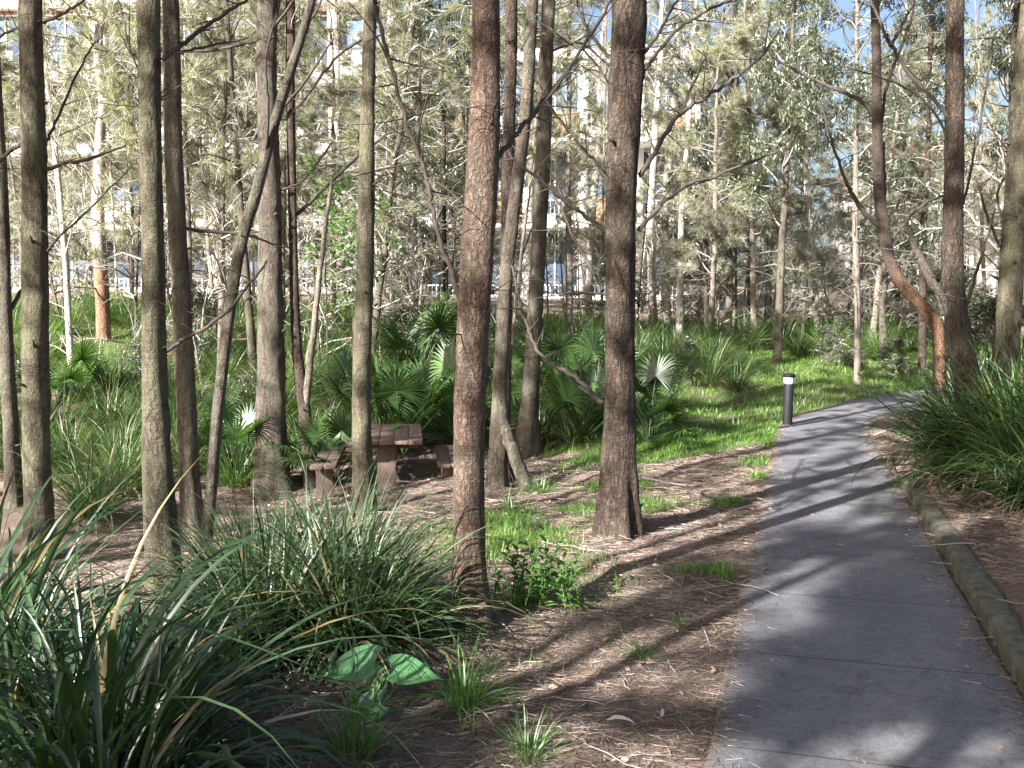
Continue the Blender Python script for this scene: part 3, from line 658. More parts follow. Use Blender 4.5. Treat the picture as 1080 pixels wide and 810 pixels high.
fgtree('leaning_tree', 'crooked orange-barked stem bending in to the dark upright trunk beside the path', [(992, 420, 14), (991, 368, 13), (984, 337, 14), (969, 319, 13), (950, 299, 12), (938, 275, 12), (932, 245, 12), (927, 200, 11), (926, 133, 10), (925, 67, 9), (922, 0, 9)], B_crook, Y=10.2, crown=sp_(0), cs=.8, seed=15, flare=.1,
       branches=[[(926, 130, 4), (910, 108, 4), (890, 97, 4), (867, 88, 3.5), (840, 75, 3), (813, 60, 2)], [(934, 246, 5), (915, 228, 5), (903, 212, 5), (894, 195, 4), (884, 170, 3), (872, 130, 3), (862, 100, 2)],
                 [(936, 262, 4), (950, 240, 3), (975, 215, 3), (1000, 205, 2)], [(927, 150, 4), (936, 90, 3), (958, 30, 3), (965, -5, 2)], [(930, 222, 3), (934, 200, 2.5), (932, 150, 2)]])
fgtree('she_oak_tree', 'olive-brown trunk leaning right at the right edge of the photo', [(1056, 400, 27), (1062, 350, 25), (1067, 270, 24), (1073, 190, 23), (1079, 100, 22), (1088, 0, 21)], B_olive, Y=9.6, crown=so_(1), seed=16,
       branches=[[(1054, 260, 3), (1040, 225, 3), (1030, 190, 2)], [(1064, 245, 3), (1052, 205, 2.5), (1075, 160, 2)]])

# --- brighter and thinner trees one can pick out farther back
def pb(u, Yd): return (u - 540) / F * Yd * (1 + 0.0)
def far(u, Yd, lean_px, wpx, kind, crown, label, Hh=11, cs=.9, cz=.25, name='she_oak_tree', group=None):
    x = pb(u, Yd); la = math.atan(lean_px / 300.0)
    return bgtree(x, Yd, kind, crown, label, group, Hh, wpx / 2 * Yd / F / 1.0, None, (random.uniform(-.02, .02), la), cz, cs, name)
far(110, 21.5, -4, 15, 'orange', sp_(0), 'sunlit trunk with an orange foot on the grassy bank at far left', 12)
far(76, 17.5, -12, 8, 'white', sp_(1), 'very thin whitish trunk just right of the first full tree', 10, .6)
far(232, 19, 8, 7, 'pale', sp_(2), 'slim crooked pale stem seen between the S-curved sapling and the peeling trunk', 9, .6)
far(438, 24, 0, 7, 'white', sp_(0), 'thin pale stem behind the fan palms left of the thick red-brown trunk', 10, .7)
far(418, 27, 2, 8, 'pale', so_(1), 'pale upright stem directly behind the clean straight trunk', 11, .8)
far(600, 23, 3, 8, 'pale', sp_(2), 'pale stem far back left of the furrowed trunk', 11, .7)
far(620, 30, 6, 9, 'white', sp_(1), 'whitish straight stem close to the left side of the furrowed trunk', 12, .8)
far(688, 29, 3, 10, 'white', sp_(0), 'broad white sunlit trunk just right of the furrowed trunk', 14, .8, .4)
far(702, 31, 5, 11, 'white', sp_(2), 'second bright white trunk right of the furrowed trunk, the widest of the white ones', 14, .8, .4)
far(716, 26, 6, 8, 'white', sp_(1), 'bright white trunk farthest from the furrowed trunk in the white cluster', 13, .8, .4)
far(750, 25, 0, 7, 'pale', so_(0), 'short brownish pale trunk with dead side twigs behind the round grass clump', 9, .8, .2)
far(768, 26, -3, 8, 'grey', sp_(1), 'left stem of the close pair behind the grass verge', 10, .7, .3)
far(775, 26.5, 4, 6, 'pale', sp_(2), 'right stem of the close pair behind the grass verge', 10, .7, .3)
far(797, 25, 14, 7, 'pale', so_(2), 'pale trunk leaning slightly right above the lawn', 9, .8, .2)
far(820, 22.5, 5, 9, 'grey', (GUM[1], 7.0), 'brown trunk with a dark foot on the lawn behind the bollard light', 11, .9, .3)
far(862, 27, 18, 8, 'white', sp_(0), 'mottled pale trunk leaning right behind the dark leafy shrub', 9, .8, .3)
far(918, 25, 30, 8, 'pale', sp_(1), 'strongly leaning pale trunk at the back of the lawn', 9, .7, .3)
far(932, 24, 25, 9, 'grey', (TWIGGY[0], 4.0), 'broken brown stump of a tree at the back of the lawn', 4, .5, .4, name='broken_tree')
far(945, 30, 2, 6, 'dark', so_(1), 'dark thin trunk in front of the white house at right', 10, .8, .3)
far(973, 22, 3, 9, 'dark', (GUM[0], 7.0), 'dark gum trunk with drooping leaves left of the white house wall', 11, .8, .45, name='gum_tree')
far(250, 26, 6, 6, 'pale', sp_(2), 'grey stem behind the S-curved sapling at the foot of the bank', 9, .7)
far(352, 22, 12, 7, 'pale', sp_(0), 'stem leaning right behind the forked dark stem', 8, .7)

# gum trees and others with recognisable foliage
def gumt(u, Yd, label, Hh=12, k=0, cs=1.0, cz=.3, kind='pale'):
    bgtree(pb(u, Yd), Yd, kind, (GUM[k % 3], 7.0), label, 'gum trees with drooping leaves', Hh, .07, None, (0, random.uniform(-.05, .05)), cz, cs, 'gum_tree')
gumt(790, 28, 'gum tree with dark drooping leaves behind the back edge of the lawn', 15, 0, 1.1, .4, 'dark')
gumt(905, 19.5, 'gum tree with fine leaves against the sky right of centre', 11, 1, 1, .35)
gumt(1052, 15, 'dark-leaved gum tree between the right-hand trunks and the white house', 9, 2, .8, .3, 'dark')
gumt(470, 20, 'dark gum tree reaching across behind the thick red-brown trunk', 8, 1, .9, .3, 'dark')
gumt(235, 24, 'dark gum tree behind the trunk with peeling pale bark', 7, 2, .8, .25, 'dark')
for k, (u, Yd, lb) in enumerate([(345, 15.5, 'sapling with bright green leaves lit behind the forked stem'), (372, 17, 'sapling with bright green leaves just left of the clean straight trunk'), (402, 18, 'small bright green sapling behind the table, right of the straight trunk')]):
    x = pb(u, Yd)
    bgtree(x, Yd, 'grey', (SAPL[k % 2], 2.4), lb, 'bright green saplings', 3.9 + .5 * (k == 0), .018, None, (0, 0), .45, .9, 'sapling_tree', 'sapling')

# thicket behind: fill trees
ZL = {0: 'slim she-oak in the pale thicket below the brick apartments',
      1: 'slim she-oak in the thicket in front of the balconied building',
      2: 'slim she-oak in the grey-green thicket behind the lawn'}
GZ = {0: 'she-oaks of the thicket below the brick apartments', 1: 'she-oaks in front of the balconied building', 2: 'she-oaks of the thicket behind the lawn'}
rngt = np.random.default_rng(77); placed = []
tries = 0
while len(placed) < 84 and tries < 6000:
    tries += 1
    Yd = 17.5 + 26 * rngt.uniform() ** 1.1; u = rngt.uniform(-80, 1150); x = pb(u, Yd)
    if u > 560 and Yd < 25.5: continue
    if u > 960 and 17 < Yd < 30: continue
    if 670 < u < 722 and Yd < 40: continue
    if Yd < 22 and 70 < u < 150: continue
    if 520 < u < 740 and Yd > 21 and rngt.uniform() < .55: continue
    if u < 470 and Yd > 21 and rngt.uniform() < .3: continue
    if dpath(np.array([x]), np.array([Yd]))[1][0] < 1.6: continue
    if any((x - a) ** 2 + (Yd - b) ** 2 < 1.0 for a, b in placed): continue
    placed.append((x, Yd)); z = 0 if u < 470 else (1 if u < 700 else 2)
    kk = rngt.choice(['pale', 'pale', 'white', 'grey', 'dark']); rr = rngt.uniform()
    cr = so_(int(rngt.integers(4))) if rr < (.25 if z == 0 else .38) else (sp_(int(rngt.integers(3))) if rr < .76 else ((SHEOAKD[int(rngt.integers(2))], 7.5) if rr < .86 else (GUM[int(rngt.integers(3))], 7.0)))
    Hh = rngt.uniform(7.5, 13.5)
    bgtree(x, Yd, kk, cr, ZL[z], GZ[z], Hh, rngt.uniform(.035, .085), None, (rngt.normal(0, .05), rngt.normal(0, .06)), rngt.uniform(.12, .35), rngt.uniform(.6, 1.0))
# dead, twiggy young trees low in the thicket
for k in range(62):
    u = rngt.uniform(-20, 1000); Yd = rngt.uniform(17, 30) if u < 560 else rngt.uniform(26, 36)
    x = pb(u, Yd)
    if dpath(np.array([x]), np.array([Yd]))[1][0] < 1.4: continue
    bgtree(x, Yd, rngt.choice(['pale', 'white', 'grey']), (TWIGGY[k % 3], 4.0), 'half-dead twiggy young tree with bare pale branches low in the thicket', 'half-dead young trees of the thicket', rngt.uniform(3, 6), .03, None, (rngt.normal(0, .12), rngt.normal(0, .12)), .15, rngt.uniform(.6, 1), 'twiggy_tree')

# trees behind and beside the viewpoint whose crowns throw the dappled shade
CAST = [(-5.0, -4.6, 0), (-2.4, -4.8, 0), (-9.6, -8.4, 0), (-5.4, -7.6, 0), (-.6, -4.0, 0), (-7.6, -10.2, 0), (1.2, -5.6, 0), (3.6, -2.6, 0), (-1.6, -7.2, 0), (-8.2, -5.6, 1),
        (-9.6, 2.6, 1), (-12.5, .3, 1), (-6.9, 4.4, 1), (-10.2, 7.0, 1), (-14.5, 4.5, 1),
        (-3.1, .3, 2), (-3.9, 1.3, 2), (-4.4, -.6, 2), (-5.3, .9, 2), (-5.7, -1.7, 2), (-2.3, -1.0, 2), (-3.3, -2.0, 2), (-5.0, 2.5, 2), (-8.4, .9, 2), (-6.2, 2.6, 2), (-7.4, -.6, 2)]
for k, (x, y, thin) in enumerate(CAST):
    bgtree(x, y, ['grey', 'dark', 'pale'][k % 3], (SPARSE[k % 3], 8.0) if thin else (DENSE[k % 3], 8.0), 'she-oak standing outside the photo to the left and behind the viewpoint', 'she-oaks around the viewpoint', (9.0 if thin == 2 else 11.5) + (k % 4), .06 if thin == 2 else .10, None, (random.uniform(-.03, .03), random.uniform(-.03, .03)), .5 if thin == 2 else .42, (1.15, .9, .42)[thin])

# ------------------------------------------------------------------ strap plants
def clump_mesh(name, n, L, W, mats, seed, spread=.10, e_rng=(.75, 1.5), dr=(.5, 2.2), ns=7, fold=.3, kinkp=0):
    global R
    keep = R; R = np.random.default_rng(seed)
    mb = MB(); az = R.uniform(0, 6.283, n); rad = spread * np.sqrt(R.uniform(0, 1, n))
    org = np.stack([rad * np.cos(az), rad * np.sin(az), np.full(n, -.03)], -1)
    az = az + R.normal(0, .5, n)
    e0 = R.uniform(*e_rng, n); ln = L * R.uniform(.55, 1.15, n)
    dro = R.uniform(*dr, n) * (1.6 - e0 * .6)
    kink = (R.uniform(.45, .8, n), np.where(R.uniform(0, 1, n) < kinkp, R.uniform(.8, 1.8, n), 0)) if kinkp else None
    strips(mb, org, az, e0, ln, W * R.uniform(.6, 1.2, n), dro, ns, fold, twist=R.normal(0, .4, n), kink=kink)
    # dead skirt
    m2 = n // 9
    az = R.uniform(0, 6.283, m2)
    org = np.stack([spread * np.cos(az), spread * np.sin(az), np.full(m2, .0)], -1)
    strips(mb, org, az, R.uniform(.1, .7, m2), L * R.uniform(.3, .7, m2), np.full(m2, W * .8), R.uniform(.6, 1.6, m2), 5, fold, m=1, kink=kink and None)
    R = keep
    return mb.mesh(name, mats)
LOMB = [clump_mesh('strap_clump', 760, 1.05, .0165, [M_lom2, M_dry], 300 + k, .2, (.45, 1.52), (.5, 2.5), 9) for k in range(2)]
LOM = [clump_mesh('strap_clump', 260, .92, .013, [M_lom, M_dry], 310 + k, .12, (.5, 1.5), (.4, 2.1), 6) for k in range(4)]
BROAD = [clump_mesh('broad_strap_plant', 230, 1.25, .028, [M_broad, M_dry], 320 + k, .24, (.45, 1.52), (.5, 2.6), 10, .35, .22) for k in range(3)]
SIDE = [clump_mesh('strap_clump', 330, 1.08, .025, [M_lomy if k else M_broad, M_dry], 330 + k, .18, (.6, 1.54), (.2, 2.0), 8, .3, .1) for k in range(2)]
TUFT = [clump_mesh('grass_tuft', 90, .34, .008, [M_grassd, M_dry], 340 + k, .07, (.4, 1.5), (.4, 1.8), 5) for k in range(3)]
def plant(name, ms, k, x, y, s, label, cat, group=None, rz=None, sz=None):
    o = obj(name, ms[k % len(ms)], None, (x, y, hz(x, y)), random.uniform(0, 6.28) if rz is None else rz, (s, s, sz or s)); return tag(o, label, cat, group)

GA = 'broad-leaved strap plants in the near left corner'
plant('strap_plant', BROAD, 0, -1.42, 3.05, 1.0, 'largest broad-leaved strap plant filling the bottom left corner', 'plant', GA)
plant('strap_plant', BROAD, 1, -1.25, 3.15, .6, 'smaller broad-leaved strap plant beside the corner one, nearer the bare ground', 'plant', GA)
plant('strap_plant', BROAD, 2, -2.05, 3.5, 1.0, 'broad-leaved strap plant cut off by the left edge below the first tree', 'plant', GA)
plant('strap_plant', BROAD, 1, -2.55, 4.6, .9, 'broad-leaved strap plant at the foot of the grey-green scarred trunk', 'plant', GA)
plant('strap_plant', BROAD, 0, -2.0, 3.95, .62, 'broad-leaved strap plant in front of the mossy trunk', 'plant', GA)
plant('strap_plant', BROAD, 2, -1.15, 2.65, .6, 'broad-leaved strap plant at the bottom edge right of the corner one', 'plant', GA)
plant('strap_plant', BROAD, 1, -1.55, 3.6, .62, 'broad-leaved strap plant between the corner one and the mossy trunk', 'plant', GA)
plant('strap_plant', BROAD, 0, -2.35, 4.2, .7, 'broad-leaved strap plant left of the foot of the mossy trunk', 'plant', GA)
GB = 'fine-leaved lomandra clumps left of the red-brown trunk'
plant('grass_clump', LOMB, 0, -.80, 4.8, .88, 'biggest fine-leaved grassy clump against the red-brown trunk', 'grass clump', GB)
plant('grass_clump', LOMB, 1, -1.2, 4.75, .85, 'fine-leaved grassy clump left of the biggest one', 'grass clump', GB)
plant('grass_clump', LOMB, 0, -1.0, 5.3, .85, 'fine-leaved grassy clump behind the biggest one', 'grass clump', GB, rz=2.0)
plant('grass_clump', LOMB, 1, -1.45, 5.6, .8, 'fine-leaved grassy clump reaching toward the thin S-curved sapling', 'grass clump', GB, rz=1.0)
# right of the path
GR = 'strap plants on the raised bed right of the path'
RB = [(3.72, 7.35, .7, 'low strap plant behind the kerb at the right edge, nearest the lens'), (3.86, 7.0, .85, 'strap plant with long pale leaves reaching in from the right edge over the mulch'), (3.76, 8.3, .8, 'pale green strap plant growing hard against the kerb'), (3.98, 7.75, .9, 'strap plant spilling over the kerb in the shade'), (4.05, 8.9, 1.25, 'tall strap plant directly left of the dark right trunk'), (4.3, 8.3, 1.35, 'tallest strap plant, directly in front of the dark right trunk'), (4.35, 8.05, 1.3, 'spiky strap plant at the right edge with its tips in the sun'), (4.05, 7.95, 1.1, 'full strap plant leaning out over the kerb in front of the dark right trunk'), (4.55, 7.0, .9, 'strap plant close behind the kerb near the right edge'), (4.2, 8.6, 1.0, 'strap plant arching over the kerb end beside the path'), (4.45, 9.6, 1.2, 'strap plant in front of the crooked orange stem'), (5.0, 10.9, 1.2, 'strap plant behind the crooked orange stem at the bend'),
      (4.7, 8.2, 1.25, 'strap plant at the foot of the dark upright right trunk'), (4.35, 7.5, .9, 'dark strap plant low on the bed in front of the dark right trunk'), (5.2, 9.2, 1.3, 'strap plant between the two right-hand trunks'),
      (5.0, 7.8, 1.35, 'strap plant with pale spiky leaves at the right edge'), (4.15, 6.3, .6, 'low strap plant at the right edge above the kerb'), (5.9, 10.6, 1.35, 'strap plant behind the olive leaning trunk'), (6.3, 12.3, 1.4, 'strap plant far up the bed at the right edge')]
for k, (x, y, s, lb) in enumerate(RB): plant('strap_plant', SIDE, k, x + .14, y, s * .92, lb, 'plant', GR)
plant('grass_tuft', TUFT, 0, 3.72, 9.1, 1.1, 'small tuft growing at the far end of the kerb', 'grass tuft')

# middle-distance clumps (hand placed) and the bank of strap leaves behind
GM = 'grassy clumps across the middle of the wood'
MID = [(605, 470, 1.0, 'round grassy clump between the furrowed trunk and the wide-footed brown trunk'), (745, 408, 1.25, 'large rounded grassy clump left of the lawn'), (775, 398, 1.1, 'grassy clump at the lawn edge right of the large rounded one'), (700, 392, 1.1, 'grassy clump behind the furrowed trunk, left of the large rounded one'),
       (95, 545, 1.15, 'grassy clump right of the first full tree'), (125, 520, 1.1, 'grassy clump left of the mossy trunk'), (75, 500, 1.0, 'grassy clump behind the first full tree'), (30, 470, 1.0, 'grassy clump at the left edge behind the slender dark tree'), (128, 470, 1.1, 'grassy clump high behind the mossy trunk'),
       (262, 490, .9, 'grassy clump left of the stout trunk'), (345, 470, .9, 'grassy clump beside the forked stem'), (240, 450, 1.0, 'grassy clump between the S-curved sapling and the stout trunk')]
for k, (u, v, s, lb) in enumerate(MID):
    g = G(u, v); plant('grass_clump', LOM, k, g[0], g[1], s, lb, 'grass clump', GM)
LOMY = [clump_mesh('strap_clump', 260, .95, .015, [M_lomy, M_dry], 350 + k, .14, (.6, 1.52), (.3, 1.8), 6) for k in range(3)]
LZ = ['grassy clump in the rough growth on the left bank', 'grassy clump in the rough growth behind the picnic table', 'grassy clump in the rough growth behind the lawn']
cnt = 0; pl = []
while cnt < 215:
    u = rngt.uniform(-60, 1000); z = 0 if u < 300 else (1 if u < 640 else 2)
    Yd = rngt.uniform(12.2, 27) if z == 0 else (rngt.uniform(13.6, 27) if z == 1 else (rngt.uniform(18.5, 31) if u < 800 else rngt.uniform(23, 32)))
    x = pb(u, Yd)
    if 70 < u < 150 and 18.5 < Yd < 23: continue
    if dpath(np.array([x]), np.array([Yd]))[1][0] < 1.3 or (z == 2 and 800 < u and Yd < 23.5) : continue
    if any((x - a) ** 2 + (Yd - b) ** 2 < .45 for a, b in pl): continue
    pl.append((x, Yd)); cnt += 1
    plant('grass_clump', LOMY if rngt.uniform() < .6 else LOM, cnt, x, Yd, rngt.uniform(.8, 1.35), LZ[z], 'grass clump', ['rough grassy clumps on the left bank', 'rough grassy clumps behind the picnic table', 'rough grassy clumps behind the lawn'][z])

# ------------------------------------------------------------------ fan palms
def palm_mesh(seed, nf, pet, rad_):
    global R
    keep = R; R = np.random.default_rng(seed); rng = R; mb = MB()
    for f in range(nf):
        az = f * 2.4 + rng.normal(0, .2); el = rng.uniform(.5, 1.35)
        st = limb(np.array([0, 0, .05]), az, el, pet * rng.uniform(.7, 1.15), rng.uniform(.1, .5), 7)
        mb.tube(st, np.linspace(.011, .006, 7), 5, m=0)
        tip = st[-1]; dirv = st[-1] - st[-2]; dirv /= np.linalg.norm(dirv)
        side = np.cross(dirv, [0, 0, 1.0]); side /= np.linalg.norm(side) + 1e-9; up = np.cross(side, dirv)
        droop = rng.uniform(-.3, .4); dirv = dirv * math.cos(droop) - up * math.sin(droop)
        ns = 30; th = np.linspace(-2.25, 2.25, ns) + rng.normal(0, .02, ns); L = rad_ * (1 - .10 * np.abs(th)) * rng.uniform(.92, 1.05, ns)
        T = np.array([0, .3, .6, .8, 1.0]); V = []
        for a, l_ in zip(th, L):
            d = dirv * math.cos(a) + side * math.sin(a); s2 = side * math.cos(a) - dirv * math.sin(a)
            for t_ in T:
                sag = -up * 0 + np.array([0, 0, -1.0]) * (.45 * l_ * max(0, t_ - .35) ** 2 * rng.uniform(.8, 1.3)) + up * .10 * l_ * math.cos(a * 2) * t_
                p = tip + d * l_ * t_ + sag; w_ = l_ * .036 * min(1, .25 + t_ * 2.2) * (1 if t_ < .5 else (1 - t_) / .52 + .04)
                V += [p - s2 * w_, p + up * w_ * .35, p + s2 * w_]
        V = np.array(V); b = (np.arange(ns) * 15)[:, None] + (np.arange(4) * 3)[None, :]
        q = np.concatenate([np.stack([b, b + 1, b + 4, b + 3], -1).reshape(-1, 4), np.stack([b + 1, b + 2, b + 5, b + 4], -1).reshape(-1, 4)])
        mb.add(V, q, m=0)
    R = keep
    return mb.mesh('fan_palm', [M_palm])
PALM = [palm_mesh(400 + k, 12 + k, .85, .46) for k in range(3)]
GP = 'young fan palms of the understorey'
PL = [(425, 13.7, 1.25, 'fan palm directly behind the picnic table top'), (462, 14.6, 1.35, 'tall fan palm between the table and the red-brown trunk'), (395, 15.2, 1.2, 'fan palm behind the clean straight trunk'), (248, 12.6, .95, 'pale-lit fan palm just left of the stout trunk'),
      (352, 12.4, .95, 'low fan palm between the forked stem and the straight trunk'), (615, 13.6, 1.1, 'fan palm left of the furrowed trunk'), (685, 13.0, 1.0, 'fan palm whose fronds show just right of the furrowed trunk'), (640, 15.5, 1.3, 'fan palm hidden mostly behind the furrowed trunk'),
      (215, 14.6, 1.0, 'fan palm between the peeling trunk and the S-curved sapling'), (440, 17.5, 1.4, 'fan palm lit bright green farther back behind the table'), (580, 16.2, 1.2, 'fan palm behind the wide-footed brown trunk'), (55, 15.5, 1.1, 'fan palm left on the bank by the first full tree')]
for k, (u, Yd, s, lb) in enumerate(PL):
    x = pb(u, Yd); plant('fan_palm', PALM, k, x, Yd, s, lb, 'palm', GP)

# shrubs
def shrub(u, Yd, s, label, k=0, ms=SHRUB):
    x = pb(u, Yd); o = obj('shrub', ms[k % 2], None, (x, Yd, hz(x, Yd) - .1), random.uniform(0, 6.28), (s, s, s * .8)); tag(o, label, 'shrub')
shrub(893, 22.6, .62, 'dark leafy shrub at the back of the lawn', 0)
shrub(872, 23.5, .45, 'smaller dark shrub left of the dark leafy shrub on the lawn', 1)
shrub(1040, 14.5, 1.1, 'leafy shrub behind the two right-hand trunks', 1)
shrub(500, 21, .9, 'dark shrub in the wood behind the red-brown trunk', 0)
shrub(205, 20, .8, 'shrub behind the peeling trunk', 1)
shrub(735, 29, 1.2, 'dark shrub under the white trunks', 0)
shrub(650, 27, 1.2, 'shrub behind the furrowed trunk', 1)
shrub(1000, 26, 1.1, 'shrub below the white house wall', 0)

for k, (u, Yd, s_, lb) in enumerate([(508, 15.5, .55, 'dark shrub just right of the thick red-brown trunk behind the fan palms'), (365, 15.8, .5, 'shrub filling the gap behind the forked stem and the straight trunk'), (268, 15.2, .55, 'shrub left of the stout trunk at mid distance'), (150, 16.5, .55, 'shrub on the bank right behind the mossy trunk'), (590, 17.5, .6, 'shrub behind the palm at the wide-footed brown trunk'), (720, 19.0, .5, 'dark shrub among the grassy clumps left of the lawn'), (20, 15.0, .6, 'shrub at the left edge behind the slender dark tree'), (430, 19.5, .7, 'shrub above the picnic table far behind the palms'), (790, 25.5, .6, 'dark shrub at the far left end of the lawn'), (945, 21.5, .5, 'shrub at the back of the lawn left of the crooked stem')]):
    shrub(u, Yd, s_, lb, k)

# ------------------------------------------------------------------ small plants in the near ground
GT = 'small grass tufts in the near litter'
for k, (u, v, s, lb) in enumerate([(492, 742, 1.0, 'green grass tuft right of the large soft leaves'), (556, 800, .7, 'grass tuft at the bottom edge near the centre'), (676, 693, .42, 'low bright tuft alone in the shaded litter left of the path'), (545, 640, .8, 'tuft at the foot of the leafy weeds'),
                                   (372, 800, .9, 'tuft below the large soft leaves at the bottom edge'), (718, 662, .3, 'tiny tuft in the litter farther from the lens than the low bright tuft'), (765, 612, .3, 'tiny tuft close to the edge of the path'), (575, 620, .7, 'tuft behind the leafy weeds'), (570, 520, .9, 'tuft between the bent foot of the pale trunk and the furrowed trunk'), (540, 545, .9, 'tuft right of the red-brown trunk at its middle')]):
    g = G(u, v); plant('grass_tuft', TUFT, k, g[0], g[1], s, lb, 'grass tuft', GT)

def heart_leaf(mb, c, az, tilt, s, m=0):
    """a heart shaped leaf with a sunken midrib"""
    N = 12; A = 9; V = []
    for t in np.linspace(0, 1, N):
        hw = .36 * math.sin(math.pi * min(1, (t * .92 + .08)) ** .62) * (1 - t ** 4) + .002
        for a in np.linspace(-1, 1, A):
            x = t - .16 * (abs(a) ** 1.6) * (1 - t) ** 2
            V.append((x, a * hw, .05 * abs(a) - .12 * t * t + .012 * math.sin(a * 7 + t * 5)))
    V = np.array(V) * s
    Mx = np.array(Matrix.Rotation(az, 3, 'Z') @ Matrix.Rotation(tilt, 3, 'Y'))
    q = [[r * A + c_, r * A + c_ + 1, (r + 1) * A + c_ + 1, (r + 1) * A + c_] for r in range(N - 1) for c_ in range(A - 1)]
    mb.add(V @ Mx.T + np.array(c), q, m=m)
    def pt(t, a): return V[int(round(t * (N - 1))) * A + int(round((a + 1) / 2 * (A - 1)))] + np.array([0, 0, .0015])
    for path_ in [[pt(t, 0) for t in (0, .3, .6, .9)]] + [[pt(t, 0), pt(min(1, t + .1), .5 * g_), pt(min(1, t + .2), g_ * .9)] for t in (.1, .3, .5, .7) for g_ in (-1, 1)]:
        mb.tube(np.array(path_) @ Mx.T + np.array(c), np.linspace(.0018, .0006, len(path_)), 4, m=1, cap=False)
g = G(392, 758)
e = obj('soft_leaf_plant', None, None, tuple(g)); tag(e, 'low plant with three large soft rounded leaves in front of the biggest grassy clump', 'plant')
base = np.array(g)
M_vein = leafmat('pale_leaf_veins', (.16, .30, .14), (.2, .34, .17))
def leafon(u, v, Yd, az, tilt, s, mat):
    p = P(u, v, Yd) - base; mbs = MB(); lp = catmull([(0, 0, 0), p * .5 + np.array([.0, 0, .06]), p], 6); mbs.tube(lp, np.linspace(.006, .004, len(lp)), 6); obj('leaf_stalk', mbs.mesh('leaf_stalk', [M_grassd]), e)
    mbl = MB(); heart_leaf(mbl, (0, 0, 0), az, tilt, s * 1.1); Rx = np.array(Matrix.Rotation(.5, 3, 'X')); mbl.v = [v_ @ Rx.T + p for v_ in mbl.v]; obj('leaf', mbl.mesh('leaf', [mat, M_vein]), e)
leafon(396, 698, 4.05, math.pi + .15, .12, .24, M_taro)
leafon(414, 706, 4.0, -.1, .10, .20, M_taro)
leafon(398, 716, 3.95, -1.4, .3, .10, M_bright)
leafon(402, 742, 3.85, math.pi + .3, .25, .19, M_taro)
# leafy weeds
def weed(u, v, h_, n, label, seed):
    rng = np.random.default_rng(seed); g = G(u, v); mb = MB()
    for s_ in range(n):
        o_ = np.array([rng.normal(0, .07), rng.normal(0, .07), 0]); H_ = h_ * rng.uniform(.55, 1.1)
        S = limb(o_, rng.uniform(0, 6.28), rng.uniform(1.2, 1.5), H_, rng.uniform(-.1, .4), 8); mb.tube(S, np.linspace(.004, .002, 8), 5)
        k = int(H_ / .022)
        t = np.linspace(.1, 1, k) * 6.99; i_ = t.astype(int); org = S[i_] + (S[i_ + 1] - S[i_]) * (t - i_)[:, None] if True else None
        az = np.arange(k) * 2.4; d = np.stack([np.cos(az), np.sin(az), rng.uniform(.1, .7, k)], -1)
        L = .11 * (1.15 - t / 7 * .6) * rng.uniform(.8, 1.2, k)
        global R
        keep = R; R = rng
        strips(mb, org, az, rng.uniform(.2, .9, k), L, np.full(k, .026), rng.uniform(.5, 1.6, k), 4, .25, base=.2, tip=2.2)
        R = keep
    o = obj('leafy_weed', mb.mesh('leafy_weed', [M_grassd]), None, tuple(g)); tag(o, label, 'weed')
weed(562, 640, .50, 10, 'tall leafy green weed in the sun between the red-brown and furrowed trunks', 1)
weed(592, 640, .32, 8, 'lower leafy weed on the right side of the tall one', 2)
weed(532, 632, .30, 5, 'leafy weed at the foot of the red-brown trunk', 3)
weed(380, 790, .22, 4, 'short leafy weed beneath the large soft leaves', 4)
weed(655, 548, .14, 4, 'small creeper in the cleft at the foot of the furrowed trunk', 5)

# ------------------------------------------------------------------ grass (nobody could count it)
def scatter(n, x0, x1, y0, y1, f):
    out = []; tot = 0
    while tot < n:
        x = R.uniform(x0, x1, n); y = R.uniform(y0, y1, n); k = R.uniform(0, 1, n) < f(x, y); out.append(np.stack([x[k], y[k]], 1)); tot += k.sum()
        if len(out) > 60: break
    o = np.concatenate(out)[:n]
    return np.column_stack([o, hh(o[:, 0], o[:, 1])])
mb = MB()
for (n, b, L, W) in ((7000, (-1.5, 3.5, 3.0, 8.5), .085, .0045), (34000, (-1, 5, 8.0, 14.0), .085, .006), (70000, (0, 14, 12, 28), .10, .010), (30000, (-14, 3, 15, 28), .16, .012), (16000, (5, 18, 20.5, 27), .12, .012)):
    p = scatter(n, *b, grassmask); n = len(p)
    strips(mb, p, R.uniform(0, 6.28, n), R.uniform(.6, 1.5, n), L * R.uniform(.4, 1.5, n), W * R.uniform(.6, 1.3, n), R.uniform(.2, 1.6, n), 3, 0)
tag(obj('grass', mb.mesh('grass', [M_grass])), 'bright green grass of the lawn and patches beside the path', 'grass', kind='stuff')

# litter of dry she-oak needles, leaves and twigs
def off(x, y): d = dpath(x, y)[1]; return (d > HW + .02) * (1 - .8 * grassmask(x, y)) * 1.0
mb = MB()
for (n, b, L, W) in ((90000, (-3.0, 4.2, 2.6, 8.0), .08, .0026), (50000, (-4, 5.5, 7.0, 14), .13, .0045)):
    p = scatter(n, *b, off); n = len(p); p[:, 2] += R.uniform(.001, .012, n)
    az = R.normal(.6, 1.1, n); d = np.stack([np.cos(az), np.sin(az), R.normal(0, .10, n)], -1)
    darts(mb, p, d, L * R.uniform(.4, 1.4, n), W)
n = 5000; s_e = R.uniform(0, 14, n); side_ = np.where(R.uniform(0, 1, n) < .65, -1, 1); dd_ = HW + .02 - np.abs(R.normal(0, .07, n))
ii = [cl(q + s0 - 1.5) for q in s_e]; p = np.array([(a[0] + b[1] * k * w2, a[1] - b[0] * k * w2) for (a, b), k, w2 in zip(ii, side_, dd_)])
